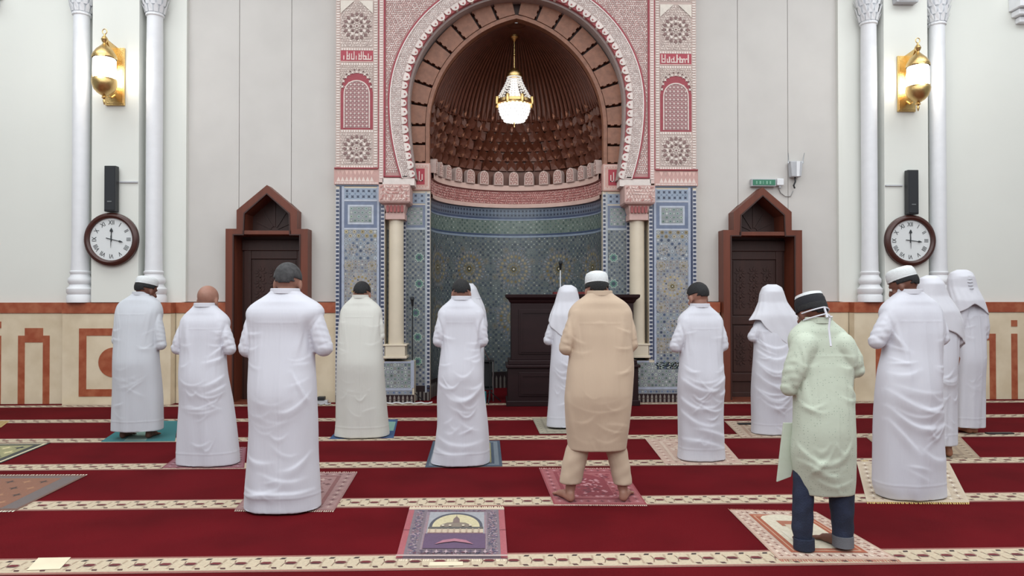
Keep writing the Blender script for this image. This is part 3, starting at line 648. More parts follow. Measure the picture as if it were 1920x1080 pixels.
# frame lines and the side panels
for sg in (-1, 1):
    def bx(a, b, y0, z0, z1, col, nm, y1=10.3, lab=None):
        x0, x1 = sorted((sg*a, sg*b)); return G().box(x0, x1, y0, y1, z0, z1, col).build(nm, M['stucco'], mih, bevel=.003)
    bx(1.95, 1.962, 10.0, 3.34, 6.5, '#a04852', 'red_line'); bx(1.862, 1.885, 10.0, 3.22, 6.5, '#a04852', 'red_line'); bx(1.55, 1.862, 10.0, 3.215, 3.235, '#a04852', 'red_line')
    bx(1.885, 1.95, 10.005, 3.14, 6.5, '#d9c0ba', 'border_band')
    g = G(lambda u, w, v: (sg*u, 10.004+w, v))
    for i in range(90): z = 3.2+i*.037; g.prism([(1.897, z), (1.938, z), (1.938, z+.02), (1.897, z+.02)], -.006, 0, '#e9dcd6', back=False)
    g.build('border_beads', M['stucco'], mih, kind='stuff')
    bx(1.452, 1.9, 10.005, 3.10, 3.2, '#e4d9d3', 'impost_moulding')
    bx(1.962, 2.555, 10.015, 3.34, 6.5, '#cbb6ae', 'side_panel')
    bx(1.95, 2.575, 10.005, 3.108, 3.335, '#c9a29b', 'lower_frieze'); bx(1.96, 2.57, 9.985, 3.325, 3.345, '#9c4a50', 'red_line')
    mp = lambda u, w, v, sg=sg: (sg*u, 10.005+w, v)
    g = G(mp)
    for i in range(9):
        u = 2.02+i*.058; g.flat([(u, 3.15), (u+.029, 3.22), (u+.058, 3.15)], -.002, '#e6d3cb'); g.flat([(u, 3.31), (u+.029, 3.24), (u+.058, 3.31)], -.002, jit('#dcb9b0'))
    for i in range(26): g.prism([(1.97+i*.0228, 3.115), (1.982+i*.0228, 3.115), (1.982+i*.0228, 3.14), (1.97+i*.0228, 3.14)], -.006, 0, '#eee4de', back=False)
    g.build('zigzag_relief', M['stucco'], mih, kind='stuff')
    mp = lambda u, w, v, sg=sg: (sg*u, 10.015+w, v); u0, u1, uc = 2.035, 2.487, 2.261
    g = G(mp)
    for i in range(84):
        z = 3.36+i*.037
        for a, b in ((1.975, 2.02), (2.5, 2.545)): g.prism([(a, z), (b, z), (b, z+.02), (a, z+.02)], -.008, 0, jit('#e6dcd5', .03), back=False)
    for z in (3.345, 3.845, 4.79, 5.0):
        for i in range(13): g.prism([(u0+i*.035, z+.0), (u0+.02+i*.035, z), (u0+.02+i*.035, z+.03), (u0+i*.035, z+.03)], -.008, 0, jit('#eae1da', .03), back=False)
    g.build('border_beads', M['stucco'], mih, kind='stuff')
    # carved rosette cells
    for (z0, z1, big) in ((3.385, 3.84, 0), (5.04, 5.70, 1), (5.74, 6.35, 1)):
        g = G(mp); g.rect(u0, u1, z0, z1, -.002, '#c0b0a9'); zc = (z0+z1)/2 if not big else z0+.3
        leaves(g, lambda a, b: math.hypot(a-uc, b-zc) > .1, u0+.01, u1-.01, z0+.01, z1-.01, -.002, .034, ('#e8ddd5', '#ddd0c8', '#cfbfb8'))
        for rr, nn, cc in ((.17, 16, '#8d7370'), (.125, 12, '#e4d9d1'), (.085, 8, '#7e6462'), (.05, 8, '#e4d9d1')):
            for k in range(nn):
                a = 2*PI*k/nn; ca, sa = math.cos(a), math.sin(a); b2 = rr*.9*PI/nn*.8
                g.prism([(uc+ca*rr*.78, zc+sa*rr*.78), (uc+ca*rr-sa*b2, zc+sa*rr+ca*b2), (uc+ca*rr*1.2, zc+sa*rr*1.2), (uc+ca*rr+sa*b2, zc+sa*rr-ca*b2)], -.014, -.002, cc, back=False)
        g.disc(uc, zc, .03, -.016, '#d9cdc5', 12); g.disc(uc, zc, .015, -.018, '#8a6a68', 8)
        if big:
            for s3 in (-1, 1): g.flat([(uc+s3*.226, z1), (uc+s3*.03, z1), (uc+s3*.226, z1-.18)], -.016, '#e6ded3')
        g.build('rosette_panel', M['stucco'], mih)
    # red band with pale letter strokes
    g = G(mp); z0, z1 = 4.835, 5.0; g.rect(u0, u1, z0, z1, -.003, '#b0505c')
    random.seed(31 if sg < 0 else 77); u = u0+.02
    while u < u1-.03:
        h = random.choice((.06, .09, .12, .12)); t = random.choice((.012, .014, .02)); g.prism([(u, z0+.03), (u+t, z0+.03), (u+t, z0+.03+h), (u, z0+.03+h)], -.01, -.003, '#e4cfc9', back=False)
        if random.random() < .6: g.prism([(u+.001, z0+.031), (u+.05, z0+.031), (u+.05, z0+.048), (u+.001, z0+.048)], -.0085-u*.0005, -.003, '#e4cfc9', back=False)
        if random.random() < .35: g.prism([(u+.02, z0+.075), (u+.04, z0+.075), (u+.04, z0+.095), (u+.02, z0+.095)], -.0075-u*.0004, -.003, '#e4cfc9', back=False)
        u += random.uniform(.026, .046)
    g.rect(u0, u1, z0, z0+.014, -.006, '#d5b5ae'); g.build('inscription_band', M['stucco'], mih)
    # arched lattice cell
    g = G(mp); z0, z1 = 3.885, 4.785; g.rect(u0, u1, z0, z1, -.003, '#a8888a' if 0 else '#a14d56')
    hw = .226
    arcp = [(uc+hw*.98*math.cos(a)*1.0, 4.42+.26*math.sin(a)**.8) for a in [PI*i/16 for i in range(17)]]
    g.flat([(u0, z1), (u0, 4.42)]+arcp[::-1][0:9]+[(uc, z1)], -.006, '#bcaaa2'); g.flat([(uc, z1)]+arcp[::-1][8:]+[(u1, 4.42), (u1, z1)], -.006, '#bcaaa2')
    leaves(g, lambda a, b: b > 4.45+.27*math.sqrt(max(0, 1-((a-uc)/hw)**2)), u0, u1, 4.45, z1, -.006, .03, ('#ddd2ca', '#cfc1ba'), .005)
    for i in range(11):
        a = PI*(i+.5)/11; x, z = uc+hw*.9*math.cos(a), 4.43+.265*math.sin(a)**.8; g.star(x, z, .026, .012, 4, -.012, '#ded2ca', PI/4)
    for i in range(10):
        a = PI*(i+.5)/10; x, z = uc+hw*.9*math.cos(a), 4.455+.27*math.sin(a)**.8; g.disc(x, z, .012, -.012, '#6d4a4b', 4)
    ac2 = [(uc+.185*math.cos(a), 4.36+.22*math.sin(a)**.8) for a in [PI*i/16 for i in range(17)]]
    g.flat([(uc+.185, z0+.02)]+ac2+[(uc-.185, z0+.02)], -.005, '#a77f80')
    g.strip([(uc-.185, z0+.02)]+ac2[::-1]+[(uc+.185, z0+.02)], [(uc-.17, z0+.02)]+[(uc+(p[0]-uc)*.92, 4.36+(p[1]-4.36)*.92) for p in ac2[::-1]]+[(uc+.17, z0+.02)], -.012, -.004, '#ddcfc8')
    for i in range(6):
        for j in range(11):
            x, z = uc-.14+i*.056, z0+.05+j*.058
            if z > 4.36+.19*math.sqrt(max(0, 1-((x-uc)/.185)**2)): continue
            g.prism([(x-.022, z), (x-.005, z-.005), (x, z-.022), (x+.005, z-.005), (x+.022, z), (x+.005, z+.005), (x, z+.022), (x-.005, z+.005)], -.012, -.005, '#e6dbd4', back=False)
            g.disc(x+.028, z+.029, .009, -.011, '#cdbab4', 4)
    g.build('lattice_panel', M['stucco'], mih)
    # block with red letters beside the arch foot
    a0, a1 = sorted((sg*1.255, sg*1.6)); G().box(a0, a1, 10.25, 10.42, 3.07, 3.46, '#cfa79d').build('springer_block', M['stucco'], mih)
    g = G(lambda u, w, v, sg=sg: (sg*u, 10.25+w, v))
    g.rect(1.33, 1.6, 3.15, 3.38, -.003, '#ad4450'); frame(g, 1.27, 1.6, 3.09, 3.44, .012, -.004, '#e2cfc6')
    for x, z, w3, h3 in ((1.36, 3.2, .014, .1), (1.40, 3.2, .014, .14), (1.44, 3.2, .06, .014), (1.47, 3.2, .014, .07), (1.52, 3.2, .014, .12), (1.36, 3.2, .05, .014), (1.50, 3.27, .03, .014)):
        g.prism([(x, z), (x+w3, z), (x+w3, z+h3), (x, z+h3)], -.01, -.003, '#e4cfc9', back=False)
    for i in range(8):
        for z in (3.105, 3.40): g.star(1.295+i*.042, z+.012, .014, .006, 4, -.006, '#e2cfc6')
    g.build('inscription_band', M['stucco'], mih)
    # cream column with pink capital
    c = sub('marble_column', mih); X = sg*1.72
    G().lathe([(.112, .86), (.108, 1.5), (.104, 2.63)], (X, 10.12, 0), 28).build('shaft', M['colm'], c, smooth=True)
    G().box(X-.14, X+.14, 10.0, 10.27, .70, .84).box(X-.165, X+.165, 9.985, 10.28, .665, .70).box(X-.165, X+.165, 9.99, 10.28, .84, .865).build('base', M['colm'], c, bevel=.006)
    def sq(h, w): return [(X-w, 10.12-w, h), (X+w, 10.12-w, h), (X+w, 10.12+w, h), (X-w, 10.12+w, h)]
    g = G(); lv = [(2.62, .135), (2.70, .135), (2.71, .125), (2.82, .15), (2.84, .2), (2.86, .215), (3.10, .215)]
    vs = [p for h, w_ in lv for p in sq(h, w_)]; g.add(vs, [(i*4+k, i*4+(k+1) % 4, (i+1)*4+(k+1) % 4, (i+1)*4+k) for i in range(len(lv)-1) for k in range(4)]+[(3, 2, 1, 0)], '#c9a9a2')
    cap = g.build('capital', M['stucco'], c)
    g = G(lambda u, w, v: (X+u, 10.12-.215+w, v))
    leaves(g, lambda a, b: True, -.2, .19, 2.87, 3.09, 0, .04, ('#e0c7bf', '#b98680', '#e6d3cc'), .008)
    g.build('capital_relief', M['stucco'], cap, kind='stuff')
    g = G(lambda u, w, v: (X+u, 10.12-.215+w, v))
    for i in range(5): g.prism([(-.115+i*.05, 2.72), (-.085+i*.05, 2.72), (-.08+i*.05, 2.80), (-.1+i*.05, 2.82), (-.12+i*.05, 2.80)], .055, .09, '#a5605f')
    g.build('capital_flutes', M['stucco'], cap, kind='stuff')
ARCH[0] = False
# ================================================================ FITTINGS
ARCH[0] = True
# ---- chandelier in the niche
cx, cy = -.02, 10.72
t = thing('chandelier', (cx, cy, 5.45), 'lit crystal basket chandelier with brass ring hanging inside the dome', 'chandelier')
G().lathe([(0, 5.50), (.07, 5.49), (.075, 5.46), (.03, 5.42), (.012, 5.40), (0, 5.39)], (cx, cy, 0), 20).build('ceiling_rose', M['gold'], t, smooth=True)
G().tube([(cx, cy, 5.42), (cx, cy, 4.98)], .008).ball((cx, cy, 5.2), .018).build('rod', M['gold'], t, smooth=True)
G().lathe([(.02, 5.0), (.055, 4.98), (.1, 4.94), (.125, 4.89), (.12, 4.86), (.09, 4.85)], (cx, cy, 0), 24).build('crown', M['gold'], t, smooth=True)
strg = sub('crystal_strands', t) if 0 else None
g = G()
for k in range(28):
    a = 2*PI*k/28
    for j in range(9):
        q = j/8; r = .1+.16*q**1.25; z = 4.85-.33*q; g.ball((cx+r*math.cos(a), cy+r*math.sin(a), z), .015, 3)
g.build('crystal_strands', M['crystal'], t, kind='stuff')
G().lathe([(.04, 4.84), (.06, 4.7), (.1, 4.55)], (cx, cy, 0), 16).build('inner_light', mat('soft_crystal', '#ffffff', .3, emit='#fff6e8', es=1.1), t, smooth=True)
rg = G().lathe([(.27, 4.50), (.29, 4.49), (.295, 4.45), (.27, 4.43), (.25, 4.45), (.26, 4.49)], (cx, cy, 0), 32).build('brass_ring', M['gold'], t, smooth=True)
for k in range(8):
    a = 2*PI*(k+.5)/8; x, y = cx+.285*math.cos(a), cy+.285*math.sin(a)
    G().lathe([(0, 4.40), (.03, 4.42), (.035, 4.46), (.028, 4.5), (.034, 4.53), (.01, 4.545), (0, 4.56)], (x, y, 0), 10).build('brass_ornament', M['gold'], t, smooth=True)
g = G()
for j in range(6):
    z = 4.43-.045*j; r = .235*math.sqrt(max(.05, 1-(j/6.6)**2))
    for k in range(24): a = 2*PI*(k+.5*(j % 2))/24; g.ball((cx+r*math.cos(a), cy+r*math.sin(a), z), .02, 3)
g.build('crystal_beads', M['crystal'], t, kind='stuff')
G().lathe([(.0, 4.17), (.1, 4.18), (.18, 4.24), (.215, 4.33), (.22, 4.43), (.1, 4.45)], (cx, cy, 0), 28).build('glass_bowl', M['glowc'], t, smooth=True)
G().lathe([(0, 4.10), (.012, 4.12), (.008, 4.15), (.02, 4.17), (.0, 4.19)], (cx, cy, 0), 10).build('finial', M['gold'], t, smooth=True)
def point(name, loc, e, r=.08, col=(1, .97, .92)):
    l = bpy.data.lights.new(name, 'POINT'); l.energy = e; l.shadow_soft_size = r; l.color = col
    o = bpy.data.objects.new(name, l); COL.objects.link(o); o.location = tuple(amap([loc])[0]); return o
point('chandelier_light', (cx, cy-.05, 4.0), 9, .12)
# ---- brass wall lanterns
for sg, s, xo in ((-1, 'left', 0), (1, 'right', 0)):
    X = sg*5.575; t = thing('wall_lantern', (X, 9.97, 4.2), 'lit brass mosque lantern with white glass drum on the %s pilaster' % s, 'lamp', 'brass wall lanterns')
    w0 = .13
    G().box(X-w0, X+w0, 9.945, 9.975, 4.18, 4.98).box(X-w0+.015, X+w0-.015, 9.94, 9.95, 4.2, 4.96).build('back_plate', M['gold'], t, bevel=.004)
    dx, dz = X+0*sg, 0; yc = 9.68
    # scrolled bracket plates sloping from the top of the plate to the finial
    G().add([(X-.03, 9.95, 4.98), (X+.03, 9.95, 4.98), (X+.03, yc, 5.0), (X-.03, yc, 5.0), (X-.03, 9.95, 4.66), (X+.03, 9.95, 4.66), (X+.03, yc+.14, 4.83), (X-.03, yc+.14, 4.83)], [(0, 1, 2, 3), (4, 5, 6, 7), (0, 1, 5, 4), (3, 2, 6, 7), (0, 3, 7, 4), (1, 2, 6, 5)]).build('bracket', M['gold'], t, bevel=.004)
    G().tube([(X, 9.95, 4.32), (X, 9.86, 4.26), (X, 9.78, 4.27), (X, yc, 4.34)], .014).build('lower_scroll', M['gold'], t, smooth=True)
    G().lathe([(.15, 4.735), (.155, 4.76), (.14, 4.80), (.11, 4.85), (.06, 4.90), (.03, 4.93), (.02, 4.95), (.035, 4.97), (.045, 5.0), (.03, 5.03), (.012, 5.05), (.01, 5.07), (0, 5.07)], (X, yc, 0), 24).build('dome_cap', M['gold'], t, smooth=True)
    G().tube([(X+.03*math.cos(2*PI*k/16), yc, 5.105+.035*math.sin(2*PI*k/16)) for k in range(16)], .006, 6, closed=True).build('crescent_ring', M['gold'], t, smooth=True)
    gl = G().lathe([(.13, 4.45), (.14, 4.47), (.142, 4.6), (.14, 4.72), (.13, 4.74)], (X, yc, 0), 28).build('glass_drum', M['glow'], t, smooth=True)
    rim = G()
    for z in (4.44, 4.735): rim.lathe([(.15, z), (.155, z+.01), (.15, z+.02), (.14, z+.01), (.15, z)], (X, yc, 0), 24)
    for k in range(16):
        a = 2*PI*k/16; rim.prism([(X+.146*math.cos(a)-.008, 4.45), (X+.146*math.cos(a)+.008, 4.45), (X+.146*math.cos(a), 4.49)], yc+.146*math.sin(a)-.004, yc+.146*math.sin(a)+.004)
    rim.build('drum_rim', M['gold'], t)
    G().lathe([(0, 4.11), (.01, 4.13), (.02, 4.17), (.012, 4.19), (.035, 4.21), (.025, 4.235), (.05, 4.25), (.09, 4.275), (.13, 4.32), (.152, 4.38), (.16, 4.43), (.15, 4.45), (.12, 4.46)], (X, yc, 0), 24).build('bowl', M['gold'], t, smooth=True)
    point('lantern_light', (X, yc-.18, 4.6), 7, .12); point('lantern_light', (X+sg*.0, 9.86, 4.56), 3.0, .05)
# ---- clocks with black column speakers above
def text_mesh(s, size):
    c = bpy.data.curves.new('t', 'FONT'); c.body = s; c.size = size; c.align_x = 'CENTER'; c.align_y = 'CENTER'; c.extrude = .0008
    o = bpy.data.objects.new('t', c); COL.objects.link(o); dg = bpy.context.evaluated_depsgraph_get(); dg.update()
    me = bpy.data.meshes.new_from_object(o.evaluated_get(dg)); bpy.data.objects.remove(o); bpy.data.curves.remove(c); return me
RN = ['XII', 'I', 'II', 'III', 'IIII', 'V', 'VI', 'VII', 'VIII', 'IX', 'X', 'XI']
nums = [text_mesh(s, .088) for s in RN]
for me in nums: me.materials.append(M['ink'])
for sg, s, Z, ma in ((-1, 'left', 2.325, 104), (1, 'right', 2.33, 97)):
    X = sg*5.60; Rr = .365; yf = 9.93
    t = thing('wall_clock', (X, 9.97, Z), 'round dark-framed clock with Roman numerals on the %s pilaster' % s, 'clock', 'wall clocks')
    prof_c = [(Rr-.075, -.005), (Rr-.07, -.03), (Rr-.045, -.045), (Rr-.02, -.04), (Rr, -.02), (Rr, .03)]
    g = G(); n2 = 64
    g.add([(X+r*math.cos(2*PI*k/n2), yf+y, Z+r*math.sin(2*PI*k/n2)) for r, y in prof_c for k in range(n2)], [(i*n2+k, i*n2+(k+1) % n2, (i+1)*n2+(k+1) % n2, (i+1)*n2+k) for i in range(len(prof_c)-1) for k in range(n2)])
    g.build('frame', M['clockf'], t, smooth=True)
    G().prism([(X+(Rr-.06)*math.cos(2*PI*k/48), Z+(Rr-.06)*math.sin(2*PI*k/48)) for k in range(48)], yf-.003, yf+.03).build('dial', M['face'], t)
    P0 = amap([(X, yf-.006, Z)])[0]
    for i, me in enumerate(nums):
        a = PI/2-2*PI*i/12; r = .235
        inst(me, 'numeral', t, (P0[0]+r*math.cos(a), P0[1], P0[2]+r*math.sin(a)), (PI/2, a-PI/2, 0) if 0 else (Matrix.Rotation(-(a-PI/2), 3, 'Y') @ Matrix.Rotation(PI/2, 3, 'X')).to_euler(), (.8, 1.0, 1))
    def hand(ang, L, wd, tail, nm, leaf=0, y=.014):
        a = math.radians(90-ang); ca, sa = math.cos(a), math.sin(a)
        def q(l, o): return (X+ca*l-sa*o, Z+sa*l+ca*o)
        p = [q(-tail, -wd), q(L*.62, -wd*.8)]
        if leaf: p += [q(L*.68, -leaf), q(L*.8, -leaf*.8), q(L, 0), q(L*.8, leaf*.8), q(L*.68, leaf)]
        else: p += [q(L, -wd*.2), q(L, wd*.2)]
        p += [q(L*.62, wd*.8), q(-tail, wd)]
        G().prism(p, yf-y-.002, yf-y).build(nm, M['ink'], t)
    hand(1, .16, .007, .03, 'hour_hand', .022, .012); hand(ma, .17, .006, .07, 'minute_hand', .014, .016); hand(180, .12, .004, .05, 'second_hand', 0, .02)
    Xs = X+.01
    t = thing('speaker', (Xs, 9.93, 2.69), 'slim black column speaker above the %s wall clock' % s, 'speaker', 'black column speakers')
    G().box(Xs-.078, Xs+.078, 9.86, 9.95, 2.70, 3.33).build('cabinet', M['black'], t, bevel=.008)
    G().box(Xs-.066, Xs+.066, 9.852, 9.862, 2.72, 3.31).build('grille', M['grille'], t, bevel=.003)
    G().box(Xs-.03, Xs+.03, 9.848, 9.853, 2.83, 2.845).build('badge', M['steel'], t)
    G().box(Xs-.04, Xs+.04, 9.95, 9.975, 2.8, 3.2).build('wall_bracket', M['black'], t)
    sx = -sg; t = thing('cable_conduit', (X+sx*.2, 9.97, 3.12), 'thin white cable conduit beside the %s black speaker' % s, 'conduit', 'cable conduits')
    x0, x1 = sorted((X+sx*.088, X+sx*.335)); G().box(x0, x1, 9.955, 9.974, 3.112, 3.13).build('conduit_run', M['greyp'], t)
    x0, x1 = sorted((X+sx*.342, X+sx*.46)); G().box(x0, x1, 10.18, 10.2, 3.10, 3.118).build('conduit_run', M['greyp'], t)
# ---- exit sign, sounder box, wireless device
t = thing('exit_sign', (3.59, 10.23, 3.16), 'small green exit sign above the right door', 'sign')
G().box(3.41, 3.77, 10.17, 10.25, 3.135, 3.245).build('housing', M['greyp'], t, bevel=.006)
G().box(3.425, 3.755, 10.163, 10.171, 3.15, 3.23).build('sign_face', M['green'], t)
g = G()
for i, wd in enumerate((.02, .026, .01, .022, .02)): g.prism([(3.47+i*.05, 3.165), (3.47+i*.05+wd, 3.165), (3.47+i*.05+wd, 3.21), (3.47+i*.05, 3.21)], 10.16, 10.164)
g.build('lettering', mat('sign_letter', '#7fae98', .5), t)
t = thing('alarm_box', (3.83, 10.22, 3.15), 'tiny white cube beside the green exit sign', 'box')
G().box(3.785, 3.885, 10.17, 10.25, 3.15, 3.25).build('housing', M['white'], t, bevel=.01)
G().box(3.82, 3.85, 10.19, 10.21, 3.12, 3.155).build('nozzle', M['greyp'], t)
t = thing('wireless_unit', (4.06, 10.2, 3.2), 'grey wireless unit with two upright antennas right of the exit sign', 'device')
G().prism([(3.985, 3.27), (4.125, 3.27), (4.15, 3.50), (3.965, 3.50)], 10.13, 10.24).build('housing', M['greyp'], t, bevel=.012)
G().prism([(4.05, 3.275), (4.09, 3.275), (4.1, 3.495), (4.05, 3.495)], 10.12, 10.135).build('front_strip', M['white'], t)
for x, l in ((3.95, -.012), (4.165, .012)): G().tube([(x, 10.17, 3.47), (x, 10.17, 3.52), (x+l, 10.15, 3.62)], [.011, .009, .005], 8).build('antenna', M['steel'], t, smooth=True)
G().tube([(4.055, 10.19, 3.27), (4.05, 10.17, 3.2), (4.03, 10.18, 3.15), (4.05, 10.19, 3.11)], .012, 6).build('plug_lead', M['black'], t, smooth=True)
t = G().tube([(3.83, 10.24, 3.12), (3.86, 10.24, 3.05), (3.93, 10.24, 3.0), (4.01, 10.24, 3.0), (4.04, 10.22, 3.08)], .006, 6).build('loose_cable', M['steel'], None, smooth=True, label='thin drooping cable between the exit sign and the wireless unit', cat='cable')
# ---- wooden podium in front of the niche
t = thing('podium', (.75, 10.1, ZB), 'dark wooden podium with moulded top standing before the niche', 'podium')
PX0, PX1 = -.095, 1.60; y0, y1 = 9.78, 10.2
G().box(PX0, PX1, y0, y1, .66, 1.46).build('upper_body', M['podium'], t, bevel=.005)
G().box(PX0-.05, PX1+.05, y0-.08, y1+.01, ZB, .56).build('lower_body', M['podium'], t, bevel=.005)
g = G(); pr = [(0, 1.44), (.02, 1.46), (.035, 1.49), (.05, 1.50), (.075, 1.525), (.08, 1.56), (.06, 1.565)]
lv = [[(PX0-d, y0-d, z), (PX1+d, y0-d, z), (PX1+d, y1, z), (PX0-d, y1, z)] for d, z in pr]
g.add([p for l in lv for p in l], [(i*4+k, i*4+(k+1) % 4, (i+1)*4+(k+1) % 4, (i+1)*4+k) for i in range(len(pr)-1) for k in range(4)]+[tuple(range(len(pr)*4-4, len(pr)*4))]); g.build('cornice', M['podium'], t)
G().box(PX0-.075, PX1+.075, y0-.11, y1+.01, .56, .60).box(PX0-.04, PX1+.04, y0-.05, y1+.01, .60, .66).build('step_moulding', M['podium'], t, bevel=.008)
G().box(PX0-.07, PX1+.07, y0-.1, y1+.01, ZB, .11).build('plinth', M['podium'], t, bevel=.008)
for k in range(2):
    a = PX0+.1+k*.8; b = a+.7
    for (z0, z1, yy) in ((.74, 1.36, y0), (.17, .5, y0-.08)):
        p = G(); p.box(a, b, yy-.012, yy, z0, z1); pn = p.build('raised_panel', M['podium'], t, bevel=.004)
        G().strip([(a+.03, z0+.03), (b-.03, z0+.03), (b-.03, z1-.03), (a+.03, z1-.03)], [(a+.055, z0+.055), (b-.055, z0+.055), (b-.055, z1-.055), (a+.055, z1-.055)], yy-.022, yy-.01, closed=True).build('panel_bead', M['podium'], pn)
G().box(.5, .98, 9.8, 10.05, 1.568, 1.60).build('red_cloth', mat('red_velvet', '#6e2a2a', .9), None, label='folded dark red cloth lying on top of the wooden podium', cat='cloth')
# ---- microphones
def mic_stand(x, y, h, label, boom=None, base='tripod'):
    t = thing('microphone_stand', (x, y, ZB), label, 'microphone', 'microphone stands')
    G().tube([(x, y, ZB+.03), (x, y, h)], .009, 8).build('pole', M['white'] if base == 'white' else M['black'], t, smooth=True)
    if base == 'white':
        G().lathe([(0, ZB), (.13, ZB), (.13, ZB+.02), (.03, ZB+.035), (0, ZB+.035)], (x, y, 0), 20).build('base', M['black'], t, smooth=True)
    else:
        for k in range(3):
            a = 2*PI*k/3+.4; G().tube([(x, y, ZB+.16), (x+.17*math.cos(a), y+.15*math.sin(a), ZB+.01)], .008, 6).build('leg', M['black'], t, smooth=True)
    G().tube([(x, y, h-.02), (x, y, h+.02)], .016, 8).build('clutch', M['black'], t, smooth=True)
    e = (x, y, h)
    if boom:
        bx_, bz = boom; G().tube([(x, y, h), (x+bx_, y-.1, h+bz)], .008, 6).build('boom_arm', M['steel'], t, smooth=True); e = (x+bx_, y-.1, h+bz)
    m = G().tube([(e[0], e[1], e[2]-.02), (e[0], e[1]-.03, e[2]+.06)], [.014, .022], 10).build('microphone_body', M['black'], t, smooth=True)
    G().ball((e[0], e[1]-.035, e[2]+.085), .032, 8).build('windshield', M['grille'], t, smooth=True)
mic_stand(.655, 10.05 if 0 else 10.5, 1.95, 'microphone on a pale upright rod rising behind the podium', base='white')
mic_stand(-.39, 10.05, .62, 'black boom microphone stand left of the podium', (-.14, .28))
mic_stand(-1.49, 10.13, 1.42, 'thin dark microphone stand before the left inner mosaic pier', base='tripod')
t = thing('low_stand', (-.42, 10.3, ZB), 'small black metal stand in the niche left of the podium', 'stand')
G().box(-.62, -.33, 10.15, 10.45, .60, .63).build('top', M['black'], t)
for x in (-.61, -.34):
    for y in (10.17, 10.43): G().tube([(x, y, ZB), (x, y, .6)], .011, 6).build('leg', M['steel'], t, smooth=True)
G().box(-.6, -.35, 10.16, 10.44, .2, .22).build('lower_shelf', M['black'], t)
G().box(-.585, -.36, 10.2, 10.4, .24, .58).build('black_case', M['black'], None, label='black equipment case standing inside the small metal stand', cat='case', bevel=.01)
G().box(-.53, -.44, 9.95, 10.03, ZB, .2).build('tissue_box', mat('teal_card', '#2f7f86', .6), None, label='small teal box on the carpet left of the podium', cat='box', bevel=.006)
# cables and papers on the carpet at the wall foot
random.seed(5)
for x0, x1, y, s, m in ((-1.9, -1.2, 9.95, 'white cable lying on the carpet before the left column pedestal', 'white'), (-2.95, -2.6, 9.9, 'tangled grey cable on the carpet at the left pier foot', 'greyp'), (-.9, -.75, 9.93, 'short white cable end near the niche foot', 'white')):
    n3 = 14; G().tube([(x0+(x1-x0)*i/n3, y+.04*math.sin(i*1.9)+random.uniform(-.01, .01), ZB+.012+.008*abs(math.sin(i))) for i in range(n3+1)], .009, 6).build('cable', M[m], None, smooth=True, label=s, cat='cable')
t = thing('power_strip', (-2.78, 10.05, ZB), 'grey power strip and adapter at the foot of the wall by the left pier', 'power strip')
G().box(-2.95, -2.66, 10.0, 10.07, ZB, ZB+.05).build('body', M['greyp'], t, bevel=.006)
G().box(-2.8, -2.7, 9.99, 10.08, ZB+.051, ZB+.1).build('adapter', M['black'], t, bevel=.006)
ARCH[0] = False

# ================================================================ PRAYER RUGS
def rug(name, px, label, design, zz=.006, world=None, cat='prayer rug'):
    P = [np.array(GP(*p)) for p in px]      # far-left, far-right, near-right, near-left
    tl, tr, br, bl = P
    def mp(u, w, v): q = (1-v)*((1-u)*bl+u*br)+v*((1-u)*tl+u*tr); return (q[0], q[1], zz-w)
    o3 = tuple(((tl+tr+br+bl)/4).tolist())+(.003,)
    t = thing(name, o3, label, cat, 'prayer rugs on the carpet')
    g = G(mp); nx = 10
    g.add([(i/nx, w, j/nx) for w in (0, zz-.003) for j in range(nx+1) for i in range(nx+1)],
          [(j*11+i, j*11+i+1, (j+1)*11+i+1, (j+1)*11+i) for j in range(nx) for i in range(nx)]+[(k, k+121, k+122, k+1) for k in range(10)]+[(110+k, 111+k, 232+k, 231+k) for k in range(10)]+[(k*11, (k+1)*11, (k+1)*11+121, k*11+121) for k in range(10)]+[(k*11+10, k*11+131, (k+1)*11+131, (k+1)*11+10) for k in range(10)], design['base'])
    pl = g.build('pile', M['weave'], t)
    g = G(mp); lw = [0]
    def R(u0, u1, v0, v1, c, w=None): lw[0] += 1; g.rect(u0, u1, v0, v1, -.0004*lw[0] if w is None else w, c)
    design['fn'](g, R, lw)
    g.build('woven_pattern', M['weave'], t, kind='stuff')
    if design.get('fringe'):
        g = G(mp); n4 = 46
        for e0, e1 in ((1.0, 1.035), (-.035, 0)):
            for k in range(n4): u = (k+.1)/n4; q = random.uniform(-.006, .006); g.flat([(u, e0), (u+.7/n4, e0), (u+.6/n4+q, e1), (u+.1/n4+q, e1)] if e0 >= 1 else [(u+.1/n4+q, e0), (u+.6/n4+q, e0), (u+.7/n4, e1), (u, e1)], .0025, jit(design['fringe']))
        g.build('fringe', M['weave'], t, kind='stuff')
    return t
def speck(g, lw, u0, u1, v0, v1, n, cols, s=.012, asp=.6):
    lw[0] += 1; w = -.0004*lw[0]
    for q_ in range(n):
        w = -.0004*(lw[0]-.9+.8*q_/n)
        u, v = random.uniform(u0+s, u1-s), random.uniform(v0+s, v1-s); k = random.uniform(.5, 1.2)*s
        g.flat([(u-k, v), (u, v-k*asp), (u+k, v), (u, v+k*asp)], w, random.choice(cols))
def motif(g, lw, u0, u1, v0, v1, nu, nv, cols, k=.42):
    lw[0] += 1; w = -.0004*lw[0]
    for i in range(nu):
        for j in range(nv):
            du, dv = (u1-u0)/nu, (v1-v0)/nv; u, v = u0+(i+.5)*du, v0+(j+.5)*dv; c = cols[(i+j) % len(cols)]
            g.flat([(u-du*k, v), (u-du*k*.25, v-dv*k*.3), (u, v-dv*k), (u+du*k*.25, v-dv*k*.3), (u+du*k, v), (u+du*k*.25, v+dv*k*.3), (u, v+dv*k), (u-du*k*.25, v+dv*k*.3)], w, c)
